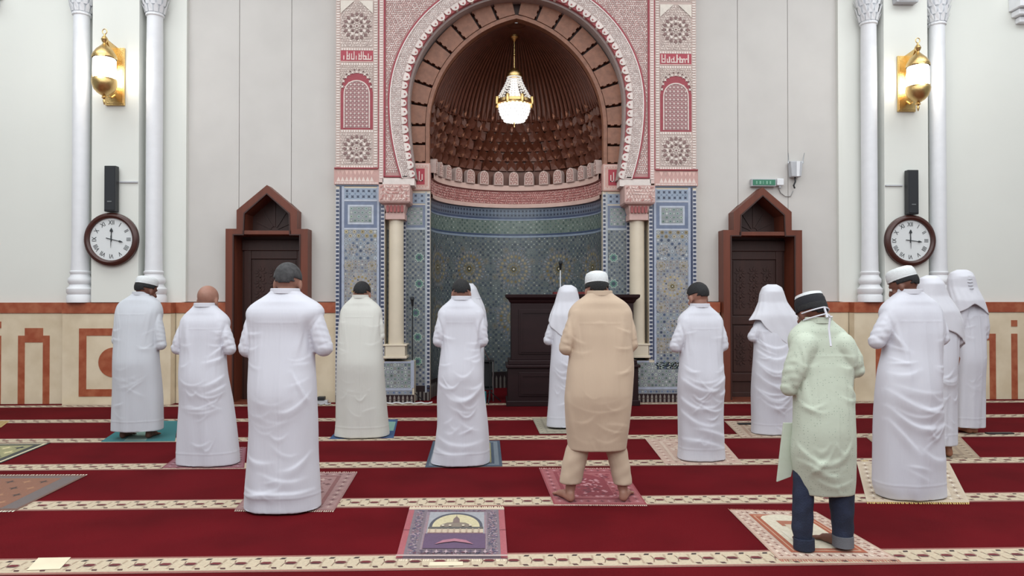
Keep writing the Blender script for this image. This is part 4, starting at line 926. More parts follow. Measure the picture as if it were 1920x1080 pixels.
def d_mosque(g, R, lw):
    R(0, .06, 0, .94, '#a0545b'); R(.94, 1, 0, .94, '#a0545b'); R(0, 1, .95, 1, '#c9b8a0'); R(.06, .94, .02, .95, '#75676f')
    R(.0, .06, .5, .51, '#7d3c44'); R(.94, 1, .5, .51, '#7d3c44')
    speck(g, lw, .075, .18, .04, .93, 260, ['#4d475c', '#9a8790', '#5d4e66', '#8a6a72'], .014, .8); speck(g, lw, .82, .925, .04, .93, 260, ['#4d475c', '#9a8790', '#5d4e66', '#8a6a72'], .014, .8); speck(g, lw, .18, .82, .885, .94, 90, ['#7a4a58', '#9a8790', '#5d4e66'], .014, .5); speck(g, lw, .1, .9, .03, .12, 120, ['#4d475c', '#9a8790', '#7a4a58'], .014, .5)
    R(.195, .82, .13, .88, '#86757f'); R(.21, .805, .14, .80, '#92797f'); R(.23, .79, .40, .87, '#9a9ba0')
    lw[0] += 1; w = -.0004*lw[0]; C = (.51, .56)
    g.flat([(.25, .54)]+[(C[0]+.265*math.cos(a), C[1]+.29*math.sin(a)) for a in [PI-PI*i/20 for i in range(21)]]+[(.77, .54)], w-.0002, '#4a4a55')
    g.flat([(.275, .54)]+[(C[0]+.235*math.cos(a), C[1]+.255*math.sin(a)) for a in [PI-PI*i/20 for i in range(21)]]+[(.745, .54)], w-.0006, '#c4b995')
    g.flat([(.35, .54), (.36, .59), (.42, .635), (.50, .65), (.60, .635), (.66, .59), (.67, .54)], w-.001, '#7f7266')
    g.flat([(.475, .63), (.478, .71), (.51, .78), (.542, .71), (.545, .63)], w-.0012, '#76645f'); g.flat([(.507, .77), (.51, .83), (.513, .77)], w-.0012, '#76645f')
    lw[0] += 5
    R(.24, .78, .50, .545, '#57534f'); R(.24, .78, .43, .50, '#bfae98'); R(.24, .78, .415, .43, '#8a6a6a'); R(.22, .80, .14, .41, '#5b4460')
    for i in range(9): R(.25+i*.06, .265+i*.06, .43, .50, '#a89482')
    for a in (.37, .44, .57, .64): R(a, a+.025, .545, .575, '#c9bda8')
    lw[0] += 1; g.flat([(.33, .2), (.40, .27), (.51, .3), (.62, .27), (.69, .2), (.6, .23), (.51, .25), (.42, .23)], -.0004*lw[0], '#a56d7c')
    motif(g, lw, .2, .82, .03, .12, 14, 1, ['#4e4056', '#b39aa0']); R(.0, 1, .0, .02, '#b9a6a0')
def d_orange(g, R, lw):
    R(.02, .98, .02, .98, '#c4ab9b'); motif(g, lw, .03, .15, .04, .96, 2, 24, ['#7a4b43', '#9a6a5c', '#e4d4c4']); motif(g, lw, .85, .97, .04, .96, 2, 24, ['#7a4b43', '#9a6a5c', '#e4d4c4'])
    motif(g, lw, .15, .85, .90, .97, 14, 1, ['#7a4b43', '#e4d4c4']); motif(g, lw, .15, .85, .03, .10, 14, 1, ['#7a4b43', '#e4d4c4'])
    R(.17, .83, .11, .89, '#a5583c'); R(.20, .80, .14, .86, '#c49a80'); R(.215, .785, .155, .845, '#a5583c'); R(.25, .75, .18, .80, '#d6cdb8')
    lw[0] += 1; g.flat([(.25, .80), (.3, .85), (.4, .88), (.5, .89), (.6, .88), (.7, .85), (.75, .80), (.75, .70), (.25, .70)], -.0004*lw[0], '#d6cdb8')
    R(.38, .66, .62, .74, '#a86a52'); R(.42, .62, .55, .66, '#c9b9a2'); R(.3, .34, .2, .5, '#dcd4c2')
def mkd(c0, c1, c2, c3, fn=None):
    def d(g, R, lw):
        R(.02, .98, .02, .98, c1); motif(g, lw, .03, .13, .04, .96, 1, 16, [c2, c3]); motif(g, lw, .87, .97, .04, .96, 1, 16, [c2, c3])
        motif(g, lw, .13, .87, .9, .97, 10, 1, [c2, c3]); motif(g, lw, .13, .87, .03, .1, 10, 1, [c2, c3])
        R(.15, .85, .11, .89, c0); R(.19, .81, .14, .86, c1); speck(g, lw, .2, .8, .15, .85, 160, [c2, c3, c0], .03, .8)
        lw[0] += 1; g.flat([(.3, .2), (.3, .65), (.4, .76), (.5, .82), (.6, .76), (.7, .65), (.7, .2)], -.0004*lw[0], c0); speck(g, lw, .32, .68, .22, .7, 60, [c2, c3], .03, .8)
    return d
random.seed(11)
rug('prayer_rug', [(768, 953), (945, 953), (952, 1049), (742, 1049)], 'purple-grey prayer rug showing a domed building, empty in the front centre', dict(base='#8c7a86', fn=d_mosque, fringe='#d8c9b0'))
rug('prayer_rug', [(1367, 957), (1530, 961), (1686, 1051), (1459, 1050)], 'rust and cream prayer rug under the man in the green tunic', dict(base='#b89a88', fn=d_orange, fringe='#a05a48'))
rug('prayer_rug', [(1011, 880), (1168, 880), (1213, 947), (1038, 946)], 'crimson patterned prayer rug under the barefoot man in beige', dict(base='#8f3a42', fn=mkd('#84323c', '#9b5358', '#b98288', '#6d2c38'), fringe='#c9a79c'))
rug('prayer_rug', [(497, 888), (670, 887), (627, 958), (440, 957)], 'dusty pink and brown prayer rug under the tall grey-haired man', dict(base='#8d6563', fn=mkd('#7e5150', '#967472', '#b59a92', '#6a4546'), fringe='#c3aa9c'))
rug('prayer_rug', [(247, 790), (334, 790), (328, 828), (189, 829)], 'plain turquoise prayer mat under the bearded man with white cap', dict(base='#1f6f74', fn=lambda g, R, lw: (R(.3, .6, .03, .5, '#7d9c94'), R(.03, .97, .94, .97, '#2c868a'))))
rug('prayer_rug', [(352, 842), (462, 840), (458, 878), (303, 878)], 'burgundy prayer rug under the bald man', dict(base='#7c3a46', fn=mkd('#6e2f3c', '#8a5560', '#b0939a', '#5a2833'), fringe='#b79a94'))
rug('prayer_rug', [(652, 787), (746, 787), (738, 822), (617, 824)], 'deep blue prayer mat under the man in the cream robe', dict(base='#274a78', fn=lambda g, R, lw: (R(.08, .92, .08, .92, '#33618c'), R(.82, .97, .35, .85, '#7ba59a'), speck(g, lw, .1, .9, .1, .9, 50, ['#7ba59a', '#1d3c66'], .04))))
rug('prayer_rug', [(812, 828), (937, 827), (942, 875), (797, 877)], 'slate prayer mat with olive field under the man at the centre left', dict(base='#39485a', fn=lambda g, R, lw: (R(.04, .96, .04, .96, '#6b7680'), R(.1, .9, .08, .92, '#39485a'), R(.16, .86, .12, .9, '#8a865f'), speck(g, lw, .17, .85, .13, .88, 90, ['#6f6a48', '#b0ab83', '#4d5a4a'], .03))))
rug('prayer_rug', [(998, 785), (1088, 785), (1104, 813), (1012, 814)], 'greyish green prayer mat under the headscarfed worshipper behind the beige man', dict(base='#8b8474', fn=mkd('#8b8474', '#9c9583', '#757060', '#b0a894')))
rug('prayer_rug', [(1210, 824), (1352, 824), (1391, 869), (1247, 871)], 'pale rose floral prayer rug under the man right of the beige tunic', dict(base='#bda193', fn=mkd('#cbb6a6', '#bfa394', '#a07c72', '#d9c9ba'), fringe='#d5c6b6'))
rug('prayer_rug', [(1358, 790), (1497, 789), (1516, 821), (1390, 822)], 'beige and tan prayer rug with a black phone on it', dict(base='#a58c78', fn=mkd('#a98c79', '#b9a491', '#84604f', '#cdbfae')))
rug('prayer_rug', [(1606, 866), (1778, 865), (1818, 943), (1625, 942)], 'cream prayer rug with yellow fringe under the large man at the right', dict(base='#c6b7a2', fn=mkd('#d3c6b4', '#c3b29c', '#8d7768', '#dfd4c6'), fringe='#c9a75e'))
rug('prayer_rug', [(1622, 819), (1800, 819), (1838, 859), (1672, 860)], 'taupe prayer rug under the veiled man behind the large man', dict(base='#94806c', fn=mkd('#93806d', '#a39079', '#7a6656', '#b8a892')))
rug('prayer_rug', [(-70, 833), (95, 831), (2, 869), (-190, 872)], 'black and cream patterned prayer rug at the left edge, farther one', dict(base='#282926', fn=lambda g, R, lw: (R(.02, .98, .03, .97, '#c9bf9f'), R(.05, .95, .07, .93, '#2d2e2b'), R(.12, .88, .14, .86, '#8f8c63'), motif(g, lw, .13, .87, .16, .84, 5, 3, ['#23262c', '#c9bd8e']))))
rug('prayer_rug', [(-90, 893), (163, 892), (30, 958), (-230, 960)], 'brown prayer rug with white fringe at the left edge, nearer one', dict(base='#6b4a3d', fn=lambda g, R, lw: (R(.02, .98, .04, .96, '#655a58'), R(.08, .86, .06, .90, '#80543f'), motif(g, lw, .1, .84, .1, .88, 6, 4, ['#3f2c26', '#9a6d50'], .3)), fringe='#d8cdbb'))
rug('prayer_rug', [(-80, 790), (18, 790), (2, 802), (-110, 803)], 'small yellow patterned prayer mat cut by the left edge', dict(base='#b79a5e', fn=mkd('#c3a86c', '#a98a50', '#d8c594', '#7f683e')))
# small things lying on the carpet
x, y = GP(1398, 797); t = G().box(x-.09, x+.09, y-.035, y+.045, .011, .022).build('mobile_phone', M['black'], None, label='black mobile phone lying on the beige prayer rug', cat='phone', bevel=.003)
x, y = GP(1874, 814); t = G().box(x-.15, x+.15, y-.03, y+.03, .004, .018).build('dark_strap', M['black'], None, label='flat dark strap lying on the carpet beside the rearmost right worshipper', cat='strap', bevel=.003)
a = [GP(*p) for p in ((72, 1048), (133, 1047), (112, 1069), (50, 1071))]
G().add([(q[0], q[1], z) for z in (.005, .007) for q in a], [(0, 1, 2, 3), (4, 5, 6, 7), (0, 1, 5, 4), (1, 2, 6, 5), (2, 3, 7, 6), (3, 0, 4, 7)]).build('paper_sheet', mat('cream_paper', '#d9cdb2', .8), None, label='cream paper slip on the nearest carpet border at the lower left', cat='paper')
a = [GP(*p) for p in ((806, 1056), (868, 1055), (868, 1062), (804, 1063))]
G().add([(q[0], q[1], z) for z in (.005, .007) for q in a], [(0, 1, 2, 3), (4, 5, 6, 7), (0, 1, 5, 4), (1, 2, 6, 5), (2, 3, 7, 6), (3, 0, 4, 7)]).build('paper_tag', bpy.data.materials['cream_paper'], None, label='small cream tag just below the domed-building rug', cat='paper')
# ================================================================ PEOPLE
def ell(g, c, r, R=None, n=14):
    vs = []; fs = []
    for i in range(n+1):
        for k in range(2*n):
            th = PI*i/n; ph = PI*k/n; p = Vector((r[0]*math.sin(th)*math.cos(ph), r[1]*math.sin(th)*math.sin(ph), r[2]*math.cos(th)))
            if R: p = R @ p
            vs.append((c[0]+p.x, c[1]+p.y, c[2]+p.z))
    for i in range(n):
        for k in range(2*n): fs.append((i*2*n+k, (i+1)*2*n+k, (i+1)*2*n+(k+1) % (2*n), i*2*n+(k+1) % (2*n)))
    g.add(vs, fs)
def limb(g, pts, rs, n=12):
    # closed tapered limb with rounded ends, densified
    P = []; Rr = []
    for i in range(len(pts)-1):
        a, b = Vector(pts[i]), Vector(pts[i+1])
        for t in (0, .25, .5, .75): P.append(tuple(a.lerp(b, t))); Rr.append(rs[i]+(rs[i+1]-rs[i])*t)
    P.append(tuple(pts[-1])); Rr.append(rs[-1]); g.tube(P, Rr, n)
    for p, r in zip(pts, rs): ell(g, p, (r*.99, r*.99, r*.99), None, 8)
def sec(cx, cy, a, b, z, n=48, e=2.35):
    out = []
    for k in range(n):
        t = 2*PI*k/n; c, s = math.cos(t), math.sin(t)
        out.append((cx+a*math.copysign(abs(c)**(2/e), c), cy+b*math.copysign(abs(s)**(2/e), s), z))
    return out
def loft(g, rings):
    n = len(rings[0]); vs = [p for r in rings for p in r]
    fs = [(i*n+k, i*n+(k+1) % n, (i+1)*n+(k+1) % n, (i+1)*n+k) for i in range(len(rings)-1) for k in range(n)]
    fs += [tuple(range(n-1, -1, -1)), tuple((len(rings)-1)*n+k for k in range(n))]
    g.add(vs, fs)
def remesh(g, name, m, parent, vox, sm=4, org=None, **k):
    o = g.build(name, m, parent, org=org, **k)
    r = o.modifiers.new('r', 'REMESH'); r.mode = 'VOXEL'; r.voxel_size = vox; r.use_smooth_shade = True
    if sm: s = o.modifiers.new('s', 'SMOOTH'); s.factor = .5; s.iterations = sm
    bake(o); o.data.polygons.foreach_set('use_smooth', [True]*len(o.data.polygons)); return o
def ss(a, b, x): t = np.clip((x-a)/(b-a), 0, 1); return t*t*(3-2*t)
def folds(o, D, seed, hip, hem, extra, amp=1., flute=1., seat=1.):
    me = o.data; n = len(me.vertices); v = np.empty(n*3); me.vertices.foreach_get('co', v); v = v.reshape(-1, 3)
    nr = np.empty(n*3); me.vertices.foreach_get('normal', nr); nr = nr.reshape(-1, 3)
    rs = np.random.RandomState(seed); th = np.arctan2(v[:, 0]-D['cx'](v[:, 2]), -v[:, 1]); z = v[:, 2]; x = v[:, 0]
    d = np.zeros(n); back = ss(.05, .6, -nr[:, 1])
    A = .011*flute*ss(hip+.15, hem, z)
    for nn in (3, 5, 8): d += A*(.9/(nn/3)**.5)*np.sin(nn*th+rs.rand()*6+1.1*np.sin(z*2.1+rs.rand()*6))*.6
    # soft drape hanging from the shoulders: long, slightly wandering vertical folds
    wob = x+.012*np.sin(z*5+rs.rand()*6)
    for q in (19, 31, 47): d += .0030*amp*(19/q)**.6*np.sin(wob*q+rs.rand()*6+.8*np.sin(z*2.3+rs.rand()*6))*(.5+.5*np.sin(z*rs.uniform(2, 4)+rs.rand()*6))*back
    def crease(x0, z0, x1, z1, sag, a, w):
        t = np.clip((x-x0)/(x1-x0) if abs(x1-x0) > abs(z1-z0)*.5 else (z-z0)/(z1-z0), 0, 1)
        px = x0+(x1-x0)*t; pz = z0+(z1-z0)*t-sag*4*t*(1-t)
        if abs(x1-x0) > abs(z1-z0)*.5: dd = (z-pz); over = np.abs(x-px)
        else: dd = (x-px); over = np.abs(z-pz)
        prof_ = np.where(dd > 0, np.exp(-(dd/w)**2), np.exp(-(dd/(w*3.4))**2))
        a = a*.8
        return a*prof_*np.exp(-(over/(w*2))**2)*np.sin(PI*np.clip(t, .04, .96))**.6*back
    W = D['w']
    for i in range(7):     # under-seat drapes
        zz = rs.uniform(hip-.32, hip+.02); s = rs.choice([-1, 1]); x0 = s*W*rs.uniform(.55, .95); x1 = -s*W*rs.uniform(-.2, .7)
        d += crease(min(x0, x1), zz, max(x0, x1), zz+rs.uniform(-.07, .07), rs.uniform(.02, .09), rs.uniform(.004, .009)*amp*seat, rs.uniform(.007, .014))
    for i in range(6):     # waist pulls
        s = rs.choice([-1, 1]); x0 = s*W*.95; x1 = s*W*rs.uniform(.2, .5); zz = rs.uniform(hip+.05, hip+.45)
        a_, b_ = (x0, zz), (x1, zz-rs.uniform(-.05, .1))
        if a_[0] > b_[0]: a_, b_ = b_, a_
        d += crease(*a_, *b_, rs.uniform(0, .03), rs.uniform(.003, .007)*amp, rs.uniform(.006, .011))
    for s in (-1, 1):      # armhole folds from shoulder blade down
        for i in range(3):
            x0 = s*W*rs.uniform(.62, .85); zt = D['sh']-rs.uniform(.03, .12); d += crease(x0, zt, x0-s*W*rs.uniform(.0, .25), zt-rs.uniform(.18, .4), 0, rs.uniform(.004, .008)*amp, .009)
    for i in range(5):     # lower skirt
        x0 = rs.uniform(-.8, .2)*W; zz = rs.uniform(hem+.08, hip-.2); d += crease(x0, zz, x0+rs.uniform(.3, .8)*W, zz+rs.uniform(-.12, .12), rs.uniform(-.02, .06), rs.uniform(.003, .007)*amp, rs.uniform(.006, .013))
    for e in extra: d += crease(*e)
    rel = np.abs(x-D['cx'](z)); ax = D['ax'](z); up = ss(D['el']-.0, D['el']+.06, z)*(1-ss(D['sh']-.16, D['sh']-.02, z))
    d -= .009*amp**.5*np.exp(-((rel-(ax-.012))/.011)**2)*up*ss(-.2, .3, -nr[:, 1])
    d += .0026*amp*np.sin(z*88+x*60+v[:, 1]*40+rs.rand()*6)*np.sin(z*37-x*55+rs.rand()*6)*ss(0, .02, rel-ax)*up
    for s in (-1, 1): d += crease(s*W*.42, D['sh']-.13, s*W*.5, hip-.05, .0, .0055*amp, .009)
    d += .0016*np.exp(-((z-(D['sh']-.11))/.006)**2)*back*(np.abs(x) < W*.6)+.0022*np.exp(-((x-rs.uniform(-.04, .04))/.006)**2)*back*(z < D['sh']-.12)     # yoke seam
    if hem < .3: d += .0022*np.exp(-((z-hem-.11)/.006)**2)                          # hem seam
    nh = nr.copy(); nh[:, 2] *= .3; v += nh*d[:, None]
    v[:, 2] = np.maximum(v[:, 2], .004)
    me.vertices.foreach_set('co', v.ravel()); me.update()
def shell_grid(name, m, parent, C, Rm, S, r, keep, thick=.006, n=22, rough=0., **k):
    vs = []; fs = []; o3 = ORG[parent.name]; N2 = 2*n
    for i in range(n+1):
        for j in range(N2):
            th = PI*i/n; ph = 2*PI*j/N2; d = Vector((math.sin(th)*math.cos(ph), math.sin(th)*math.sin(ph), math.cos(th)))
            q = 1+random.uniform(-rough, rough); p = Rm @ Vector((d.x*r[0]*q*S, d.y*r[1]*q*S, d.z*r[2]*q*S)); vs.append((C[0]+p.x, C[1]+p.y, C[2]+p.z))
    for i in range(n):
        for j in range(N2):
            th = PI*(i+.5)/n; ph = 2*PI*(j+.5)/N2; d = (math.sin(th)*math.cos(ph), math.sin(th)*math.sin(ph), math.cos(th))
            if keep(*d): fs.append((i*N2+j, (i+1)*N2+j, (i+1)*N2+(j+1) % N2, i*N2+(j+1) % N2))
    g = G(); g.add(vs, fs); o = g.build(name, m, parent, smooth=True, **k)
    bm = bmesh.new(); bm.from_mesh(o.data); bmesh.ops.remove_doubles(bm, verts=bm.verts, dist=.0003); bmesh.ops.delete(bm, geom=[v for v in bm.verts if not v.link_faces], context='VERTS'); bm.to_mesh(o.data); bm.free()
    s = o.modifiers.new('s', 'SOLIDIFY'); s.thickness = thick*S; s.offset = 0; ms = o.modifiers.new('u', 'SUBSURF'); ms.levels = ms.render_levels = 1
    bake(o); o.data.polygons.foreach_set('use_smooth', [True]*len(o.data.polygons)); return o
GR = 'worshippers standing in rows'
def person(p):
    xf, yf = p['foot']; X0, Yh = GP(xf, yf); Yp = Yh+p.get('dy', .14); tanphi = (X0-CC[0])/Yp
    X0 = WP(xf, yf, Yp)[0]
    def L(px, py): q = WP(px, py, Yp-.05); return q[0]-X0, q[1]
    rows = sorted([(L(a, y)[1], L(a, y)[0], L(b, y)[0]) for y, a, b in p['rows']])
    zz = np.array([r[0] for r in rows]); xl = np.array([r[1] for r in rows]); xr = np.array([r[2] for r in rows])
    ztop = zz[-1]; zhem = max(zz[0], .006); zz[0] = zhem
    gz = np.linspace(zhem, ztop, 60)
    l_ = np.interp(gz, zz, xl); r_ = np.interp(gz, zz, xr)
    ker = np.array([1, 2, 3, 2, 1.])/9; sm = lambda q: np.convolve(np.pad(q, 2, mode='edge'), ker, 'valid')
    l_ = sm(l_); r_ = sm(r_); cxs = (l_+r_)/2; ws = (r_-l_)/2
    H = ztop
    ks = np.interp(gz/H, [0, .25, .52, .62, .8, .93, .98, 1.0], [.62, .66, .74, .71, .66, .55, .7, .95])*p.get('k', 1)
    aa = ws/np.sqrt(1+(ks*tanphi)**2); bb = aa*ks; bb = np.minimum(bb, .25)
    yo = -.016*np.exp(-((gz/H-.53)/.12)**2)+.0*gz+p.get('lean', .03)*ss(.6, 1., gz/H)
    cxf = lambda z: np.interp(z, gz, cxs)
    root_loc = (X0, Yp, 0)
    hc, ht, hw = p['head']; hx, hz = L(hc, ht); S = hw*(Yp-.05)/CF/(.087 if p['top'] != 'scarf' else .083); S = p.get('S', S); yaw = p.get('yaw', 0); pit = p.get('pitch', .25)
    capH = {'cap': .02, 'scarf': .012, 'hair': .006, 'bald': 0}[p['top']]
    hC = Vector((hx, p.get('lean', .03)+.03, hz-(.118+capH)*S)); Rm = Matrix.Rotation(yaw, 3, 'Z') @ Matrix.Rotation(-pit, 3, 'X')
    def hp(x, y, z): q = Rm @ Vector((x*S, y*S, z*S)); return (X0+hC.x+q.x, Yp+hC.y+q.y, hC.z+q.z)
    def w3(x, y, z): return (X0+x, Yp+y, z)
    # ---------- body
    b = G()
    ell(b, hp(0, -.008, .03), (.076*S, .097*S, .088*S), Rm); ell(b, hp(0, .022, -.04), (.058*S, .07*S, .074*S), Rm); ell(b, hp(0, .06, -.095), (.03*S, .026*S, .02*S), Rm)
    limb(b, [hp(0, .088, .008), hp(0, .105, -.03)], [.009*S, .015*S], 8); ell(b, hp(0, .078, .022), (.048*S, .018*S, .01*S), Rm); ell(b, hp(0, .088, -.06), (.024*S, .012*S, .008*S), Rm); ell(b, hp(0, .085, -.073), (.02*S, .012*S, .007*S), Rm)
    for s in (-1, 1):
        ell(b, hp(s*.077, -.005, -.012), (.011*S, .02*S, .032*S), Rm, 8); ell(b, hp(s*.04, .06, -.03), (.022*S, .02*S, .018*S), Rm, 8)
    zc = ztop-.02; hip = H*.545
    limb(b, [hp(0, -.02, -.04), w3(cxf(H), p.get('lean', .03)+.012, H-.06)], [.054*S, .058], 14)
    rings = []
    for i in range(0, 60, 2):
        if gz[i] > hip-.08: rings.append(sec(X0+cxs[i], Yp+yo[i], max(.05, aa[i]*.84-.008), max(.045, bb[i]*.8), gz[i]))
    loft(b, rings)
    wS = float(np.interp(H*.9, gz, ws)); shz = float(p.get('shz', H*.925)); legs = p.get('legs')
    feet = p.get('feet', (-.12, .12)); wh = float(np.interp(hip, gz, aa))
    cH = cxf(zhem); wH = float(aa[0])
    for si, (s, fx) in enumerate(zip((-1, 1), feet)):
        kx = None
        if legs:
            lg = legs[si]; fx = sum(L(q, lg[-1][0])[0] for q in lg[-1][1:])/2; kx = sum(L(q, lg[1][0])[0] for q in lg[1][1:])/2
        else: fx = cH+s*min(abs(fx), wH-(.12 if zhem < .1 else .07))
        hx_ = cxf(hip)+s*min(.1, wh*.5); limb(b, [w3(hx_, 0, hip), w3(kx if kx is not None else (hx_+fx)/2+s*.01, .0, hip*.52), w3(fx, -.0, .09)], [.08, .054, .038], 12)
        ty = (0 if zhem < .1 and not legs else p.get('toe', .25))*s*.3
        limb(b, [w3(fx, -.02, .035), w3(fx+ty*.35, .06, .04), w3(fx+ty*.8, .14, .024)], [.034, .036, .026], 10); ell(b, w3(fx, -.018, .055), (.032, .034, .042), None, 8)
        for q in range(5): tx = fx+ty*.8+(q-2)*.019; limb(b, [w3(tx, .15, .02), w3(tx+ty*.1, .2-abs(q-(1 if s > 0 else 3))*.008, .012)], [.013, .010], 8)
    sl = G(); A = p['arms']; col = []
    for s, (ex, ey) in zip((-1, 1), A[:2]):
        elx, elz = L(ex, ey); er = p.get('er', .062); e = (elx-s*er, p.get('ely', -.01), elz+er*.95)
        sh = (cxf(shz)+s*max(.1, float(np.interp(shz, gz, aa))-.075), .0, shz-.05)
        zi = float(np.interp(e[2], gz, bb)); wr = (cxf(e[2])+s*.10, zi+.035, e[2]+p.get('wr', .05))
        P3 = [w3(*q) for q in (sh, e, wr)]
        limb(b, P3, [.056, .042, .029], 12)
        hy = Yp+wr[1]+(.028 if s > 0 else .0); pc = (X0+cxf(e[2])+s*.045, hy+.008, wr[2]+(.02 if s > 0 else -.0))
        ell(b, pc, (.05, .016, .04), None, 10)
        for q in range(4):
            zf = pc[2]+.03-q*.02; fl = (.075, .085, .08, .062)[q]
            limb(b, [(pc[0]-s*.03, pc[1], zf), (pc[0]-s*(.04+fl*.4), pc[1]+.004, zf-.003), (pc[0]-s*(.04+fl*.8), pc[1]-.008, zf-.008)], [.0095, .009, .0078], 8)
        limb(b, [(pc[0]+s*.02, pc[1]+.006, pc[2]+.03), (pc[0]-s*.01, pc[1]+.01, pc[2]+.055), (pc[0]-s*.03, pc[1]+.01, pc[2]+.066)], [.013, .011, .009], 8)
        cuff = Vector(P3[1]).lerp(Vector(P3[2]), .8)
        limb(sl, [P3[0], tuple(Vector(P3[0]).lerp(Vector(P3[1]), .6)), P3[1], tuple(cuff)], [.082*p.get('sr', 1), .074*p.get('sr', 1), er, .05], 16)
        col.append((P3, cuff))
    o = remesh(b, 'person', p['skin'], None, .009, 2, org=root_loc, label=p['label'], cat='person', group=GR)
    for s in (-1, 1): G().ball(hp(s*.028, .079, .0), .012*S, 6).build('eye', M['eye'], o, smooth=True)
    # ---------- robe
    g = G(); loft(g, [sec(X0+cxs[i], Yp+yo[i], aa[i], bb[i], gz[i]) for i in range(60)])
    g.v += []; base = len(g.v); g.add(sl.v, sl.f)
    rb = remesh(g, p.get('gname', 'robe'), p['cloth'], o, .0078, 4)
    D = dict(ax=lambda z: np.interp(z, gz, aa), el=min(L(*A[0])[1], L(*A[1])[1]), cx=cxf, w=float(np.interp(hip, gz, ws)), sh=shz)
    folds(rb, D, p.get('seed', 1), hip, zhem, [tuple(c) for c in p.get('creases', [])], p.get('amp', 1), p.get('flute', 1), p.get('seat', 1))
    # standing collar and cuffs
    ra, rb2 = aa[-1]*1.02+.004, max(bb[-1], aa[-1]*.9)*1.02+.004; xC = X0+cxs[-1]; yC = Yp+yo[-1]
    c = G(); lv = []
    for rr, z in ((1.02, -.02), (.98, .014), (.93, .017), (.92, .0)): lv.append(sec(xC, yC, ra*rr, rb2*rr, H+z, 32, 2.1))
    c.add([q for r in lv for q in r], [(i*32+k, i*32+(k+1) % 32, (i+1)*32+(k+1) % 32, (i+1)*32+k) for i in range(3) for k in range(32)])
    c.build('collar', p['cloth'], rb, smooth=True)
    for P3, cuff in col:
        a = Vector(P3[1]).lerp(Vector(P3[2]), .74); c = G(); c.tube([tuple(a), tuple(cuff)], [.051, .051], 18); c.build('cuff', p['cloth'], rb, smooth=True)
    # ---------- head wear
    C = hp(0, -.008, .03)
    if p['top'] in ('hair', 'cap') and p.get('hair'):
        hi = p.get('hairtop', 1.)
        shell_grid('hair', p['hair'], o, C, Rm, S, (.0775, .099, .092) if p['top'] == 'hair' else (.079, .1, .09), lambda x, y, z: (y < .45 or z > .5) and z > (-.5+.12*abs(x) if y < -.1 else -.2 if y < .25 else .1) and not (abs(x) > .72 and z < -.12), .012, 24, .012 if p['top'] == 'hair' else .006)
    if p['top'] == 'cap':
        g = G(); prc = [(.985, -.002), (1.0, .0), (1.0, .03), (.97, .055), (.88, .073), (.66, .084), (.33, .088), (0, .089)]
        vs = []; n5 = 32
        for r, z in prc:
            for k in range(n5): a = 2*PI*k/n5; vs.append(hp(r*.083*math.cos(a), -.008+r*.102*math.sin(a), p.get('capz', .05)+z*p.get('capk', 1)))
        g.add(vs, [(i*n5+k, i*n5+(k+1) % n5, (i+1)*n5+(k+1) % n5, (i+1)*n5+k) for i in range(len(prc)-1) for k in range(n5)])
        g.build('cap', p['cap'], o, smooth=True)
        g = G(); g.tube([hp(.995*.083*math.cos(2*PI*k/32), -.008+.995*.102*math.sin(2*PI*k/32), p.get('capz', .05)+.003) for k in range(32)], .003*S, 6, closed=True); g.build('cap_band', p['cap'], o, smooth=True)
    if p.get('beard'):
        shell_grid('beard', M['hair'], o, hp(0, .03, -.055), Rm, S, (.068, .08, .075), lambda x, y, z: y > -.25 and z < .05 and not (y > .75 and z > -.35), .014, 18, .02)
    if p['top'] == 'scarf':
        R5 = sorted([(L(a, y)[1], L(a, y)[0], L(b2, y)[0]) for y, a, b2 in p['scarf']]); z5 = np.array([r[0] for r in R5]); l5 = np.array([r[1] for r in R5]); r5 = np.array([r[2] for r in R5])
        zt = z5[-1]; hemf = p['hem']; TH = math.radians(138); nu, nv = 56, 44; vs = []
        for j in range(nv+1):
            for i in range(nu+1):
                th = -TH+2*TH*i/nu; zh = L(0, hemf(th))[1]; q = j/nv; z = zt-(zt-zh)*(q**1.15)
                xl_, xr_ = np.interp(z, z5, l5), np.interp(z, z5, r5); w_ = (xr_-xl_)/2; c_ = (xl_+xr_)/2; dz = zt-z
                b_ = np.interp(dz, [0, .02, .08, .2, .32, .6], [.02, .07, .115, .115, .125, .135]); fl = 1+.022*math.sin(7*th+p.get('seed', 1))*ss(.1, .5, dz)+.02*math.sin(15*th+2*z*9)*ss(.05, .3, dz)
                cyy = np.interp(dz, [0, .2, .35, .6], [hC.y-.01, hC.y-.02, .0, .0])
                vs.append((X0+c_+w_*fl*math.copysign(abs(math.sin(th))**.9, math.sin(th)), Yp+cyy-b_*fl*math.cos(th)*1.0, z+.006*math.sin(5*th)*q))
        g = G(); g.add(vs, [(j*(nu+1)+i, j*(nu+1)+i+1, (j+1)*(nu+1)+i+1, (j+1)*(nu+1)+i) for j in range(nv) for i in range(nu)])
        sc = g.build('headscarf', M['scarf'], o, smooth=True); s = sc.modifiers.new('s', 'SOLIDIFY'); s.thickness = .006; s.offset = 1; s2 = sc.modifiers.new('m', 'SMOOTH'); s2.iterations = 2; bake(sc)
        if p.get('pleats'):
            for i in range(5): yy = -.12; G().tube([hp(-.03+.006*i, -.115, .06-.03*i), hp(0, -.122, .055-.03*i), hp(.03, -.115, .06-.03*i)], .005, 6).build('scarf_fold', M['greyp'], sc, smooth=True)
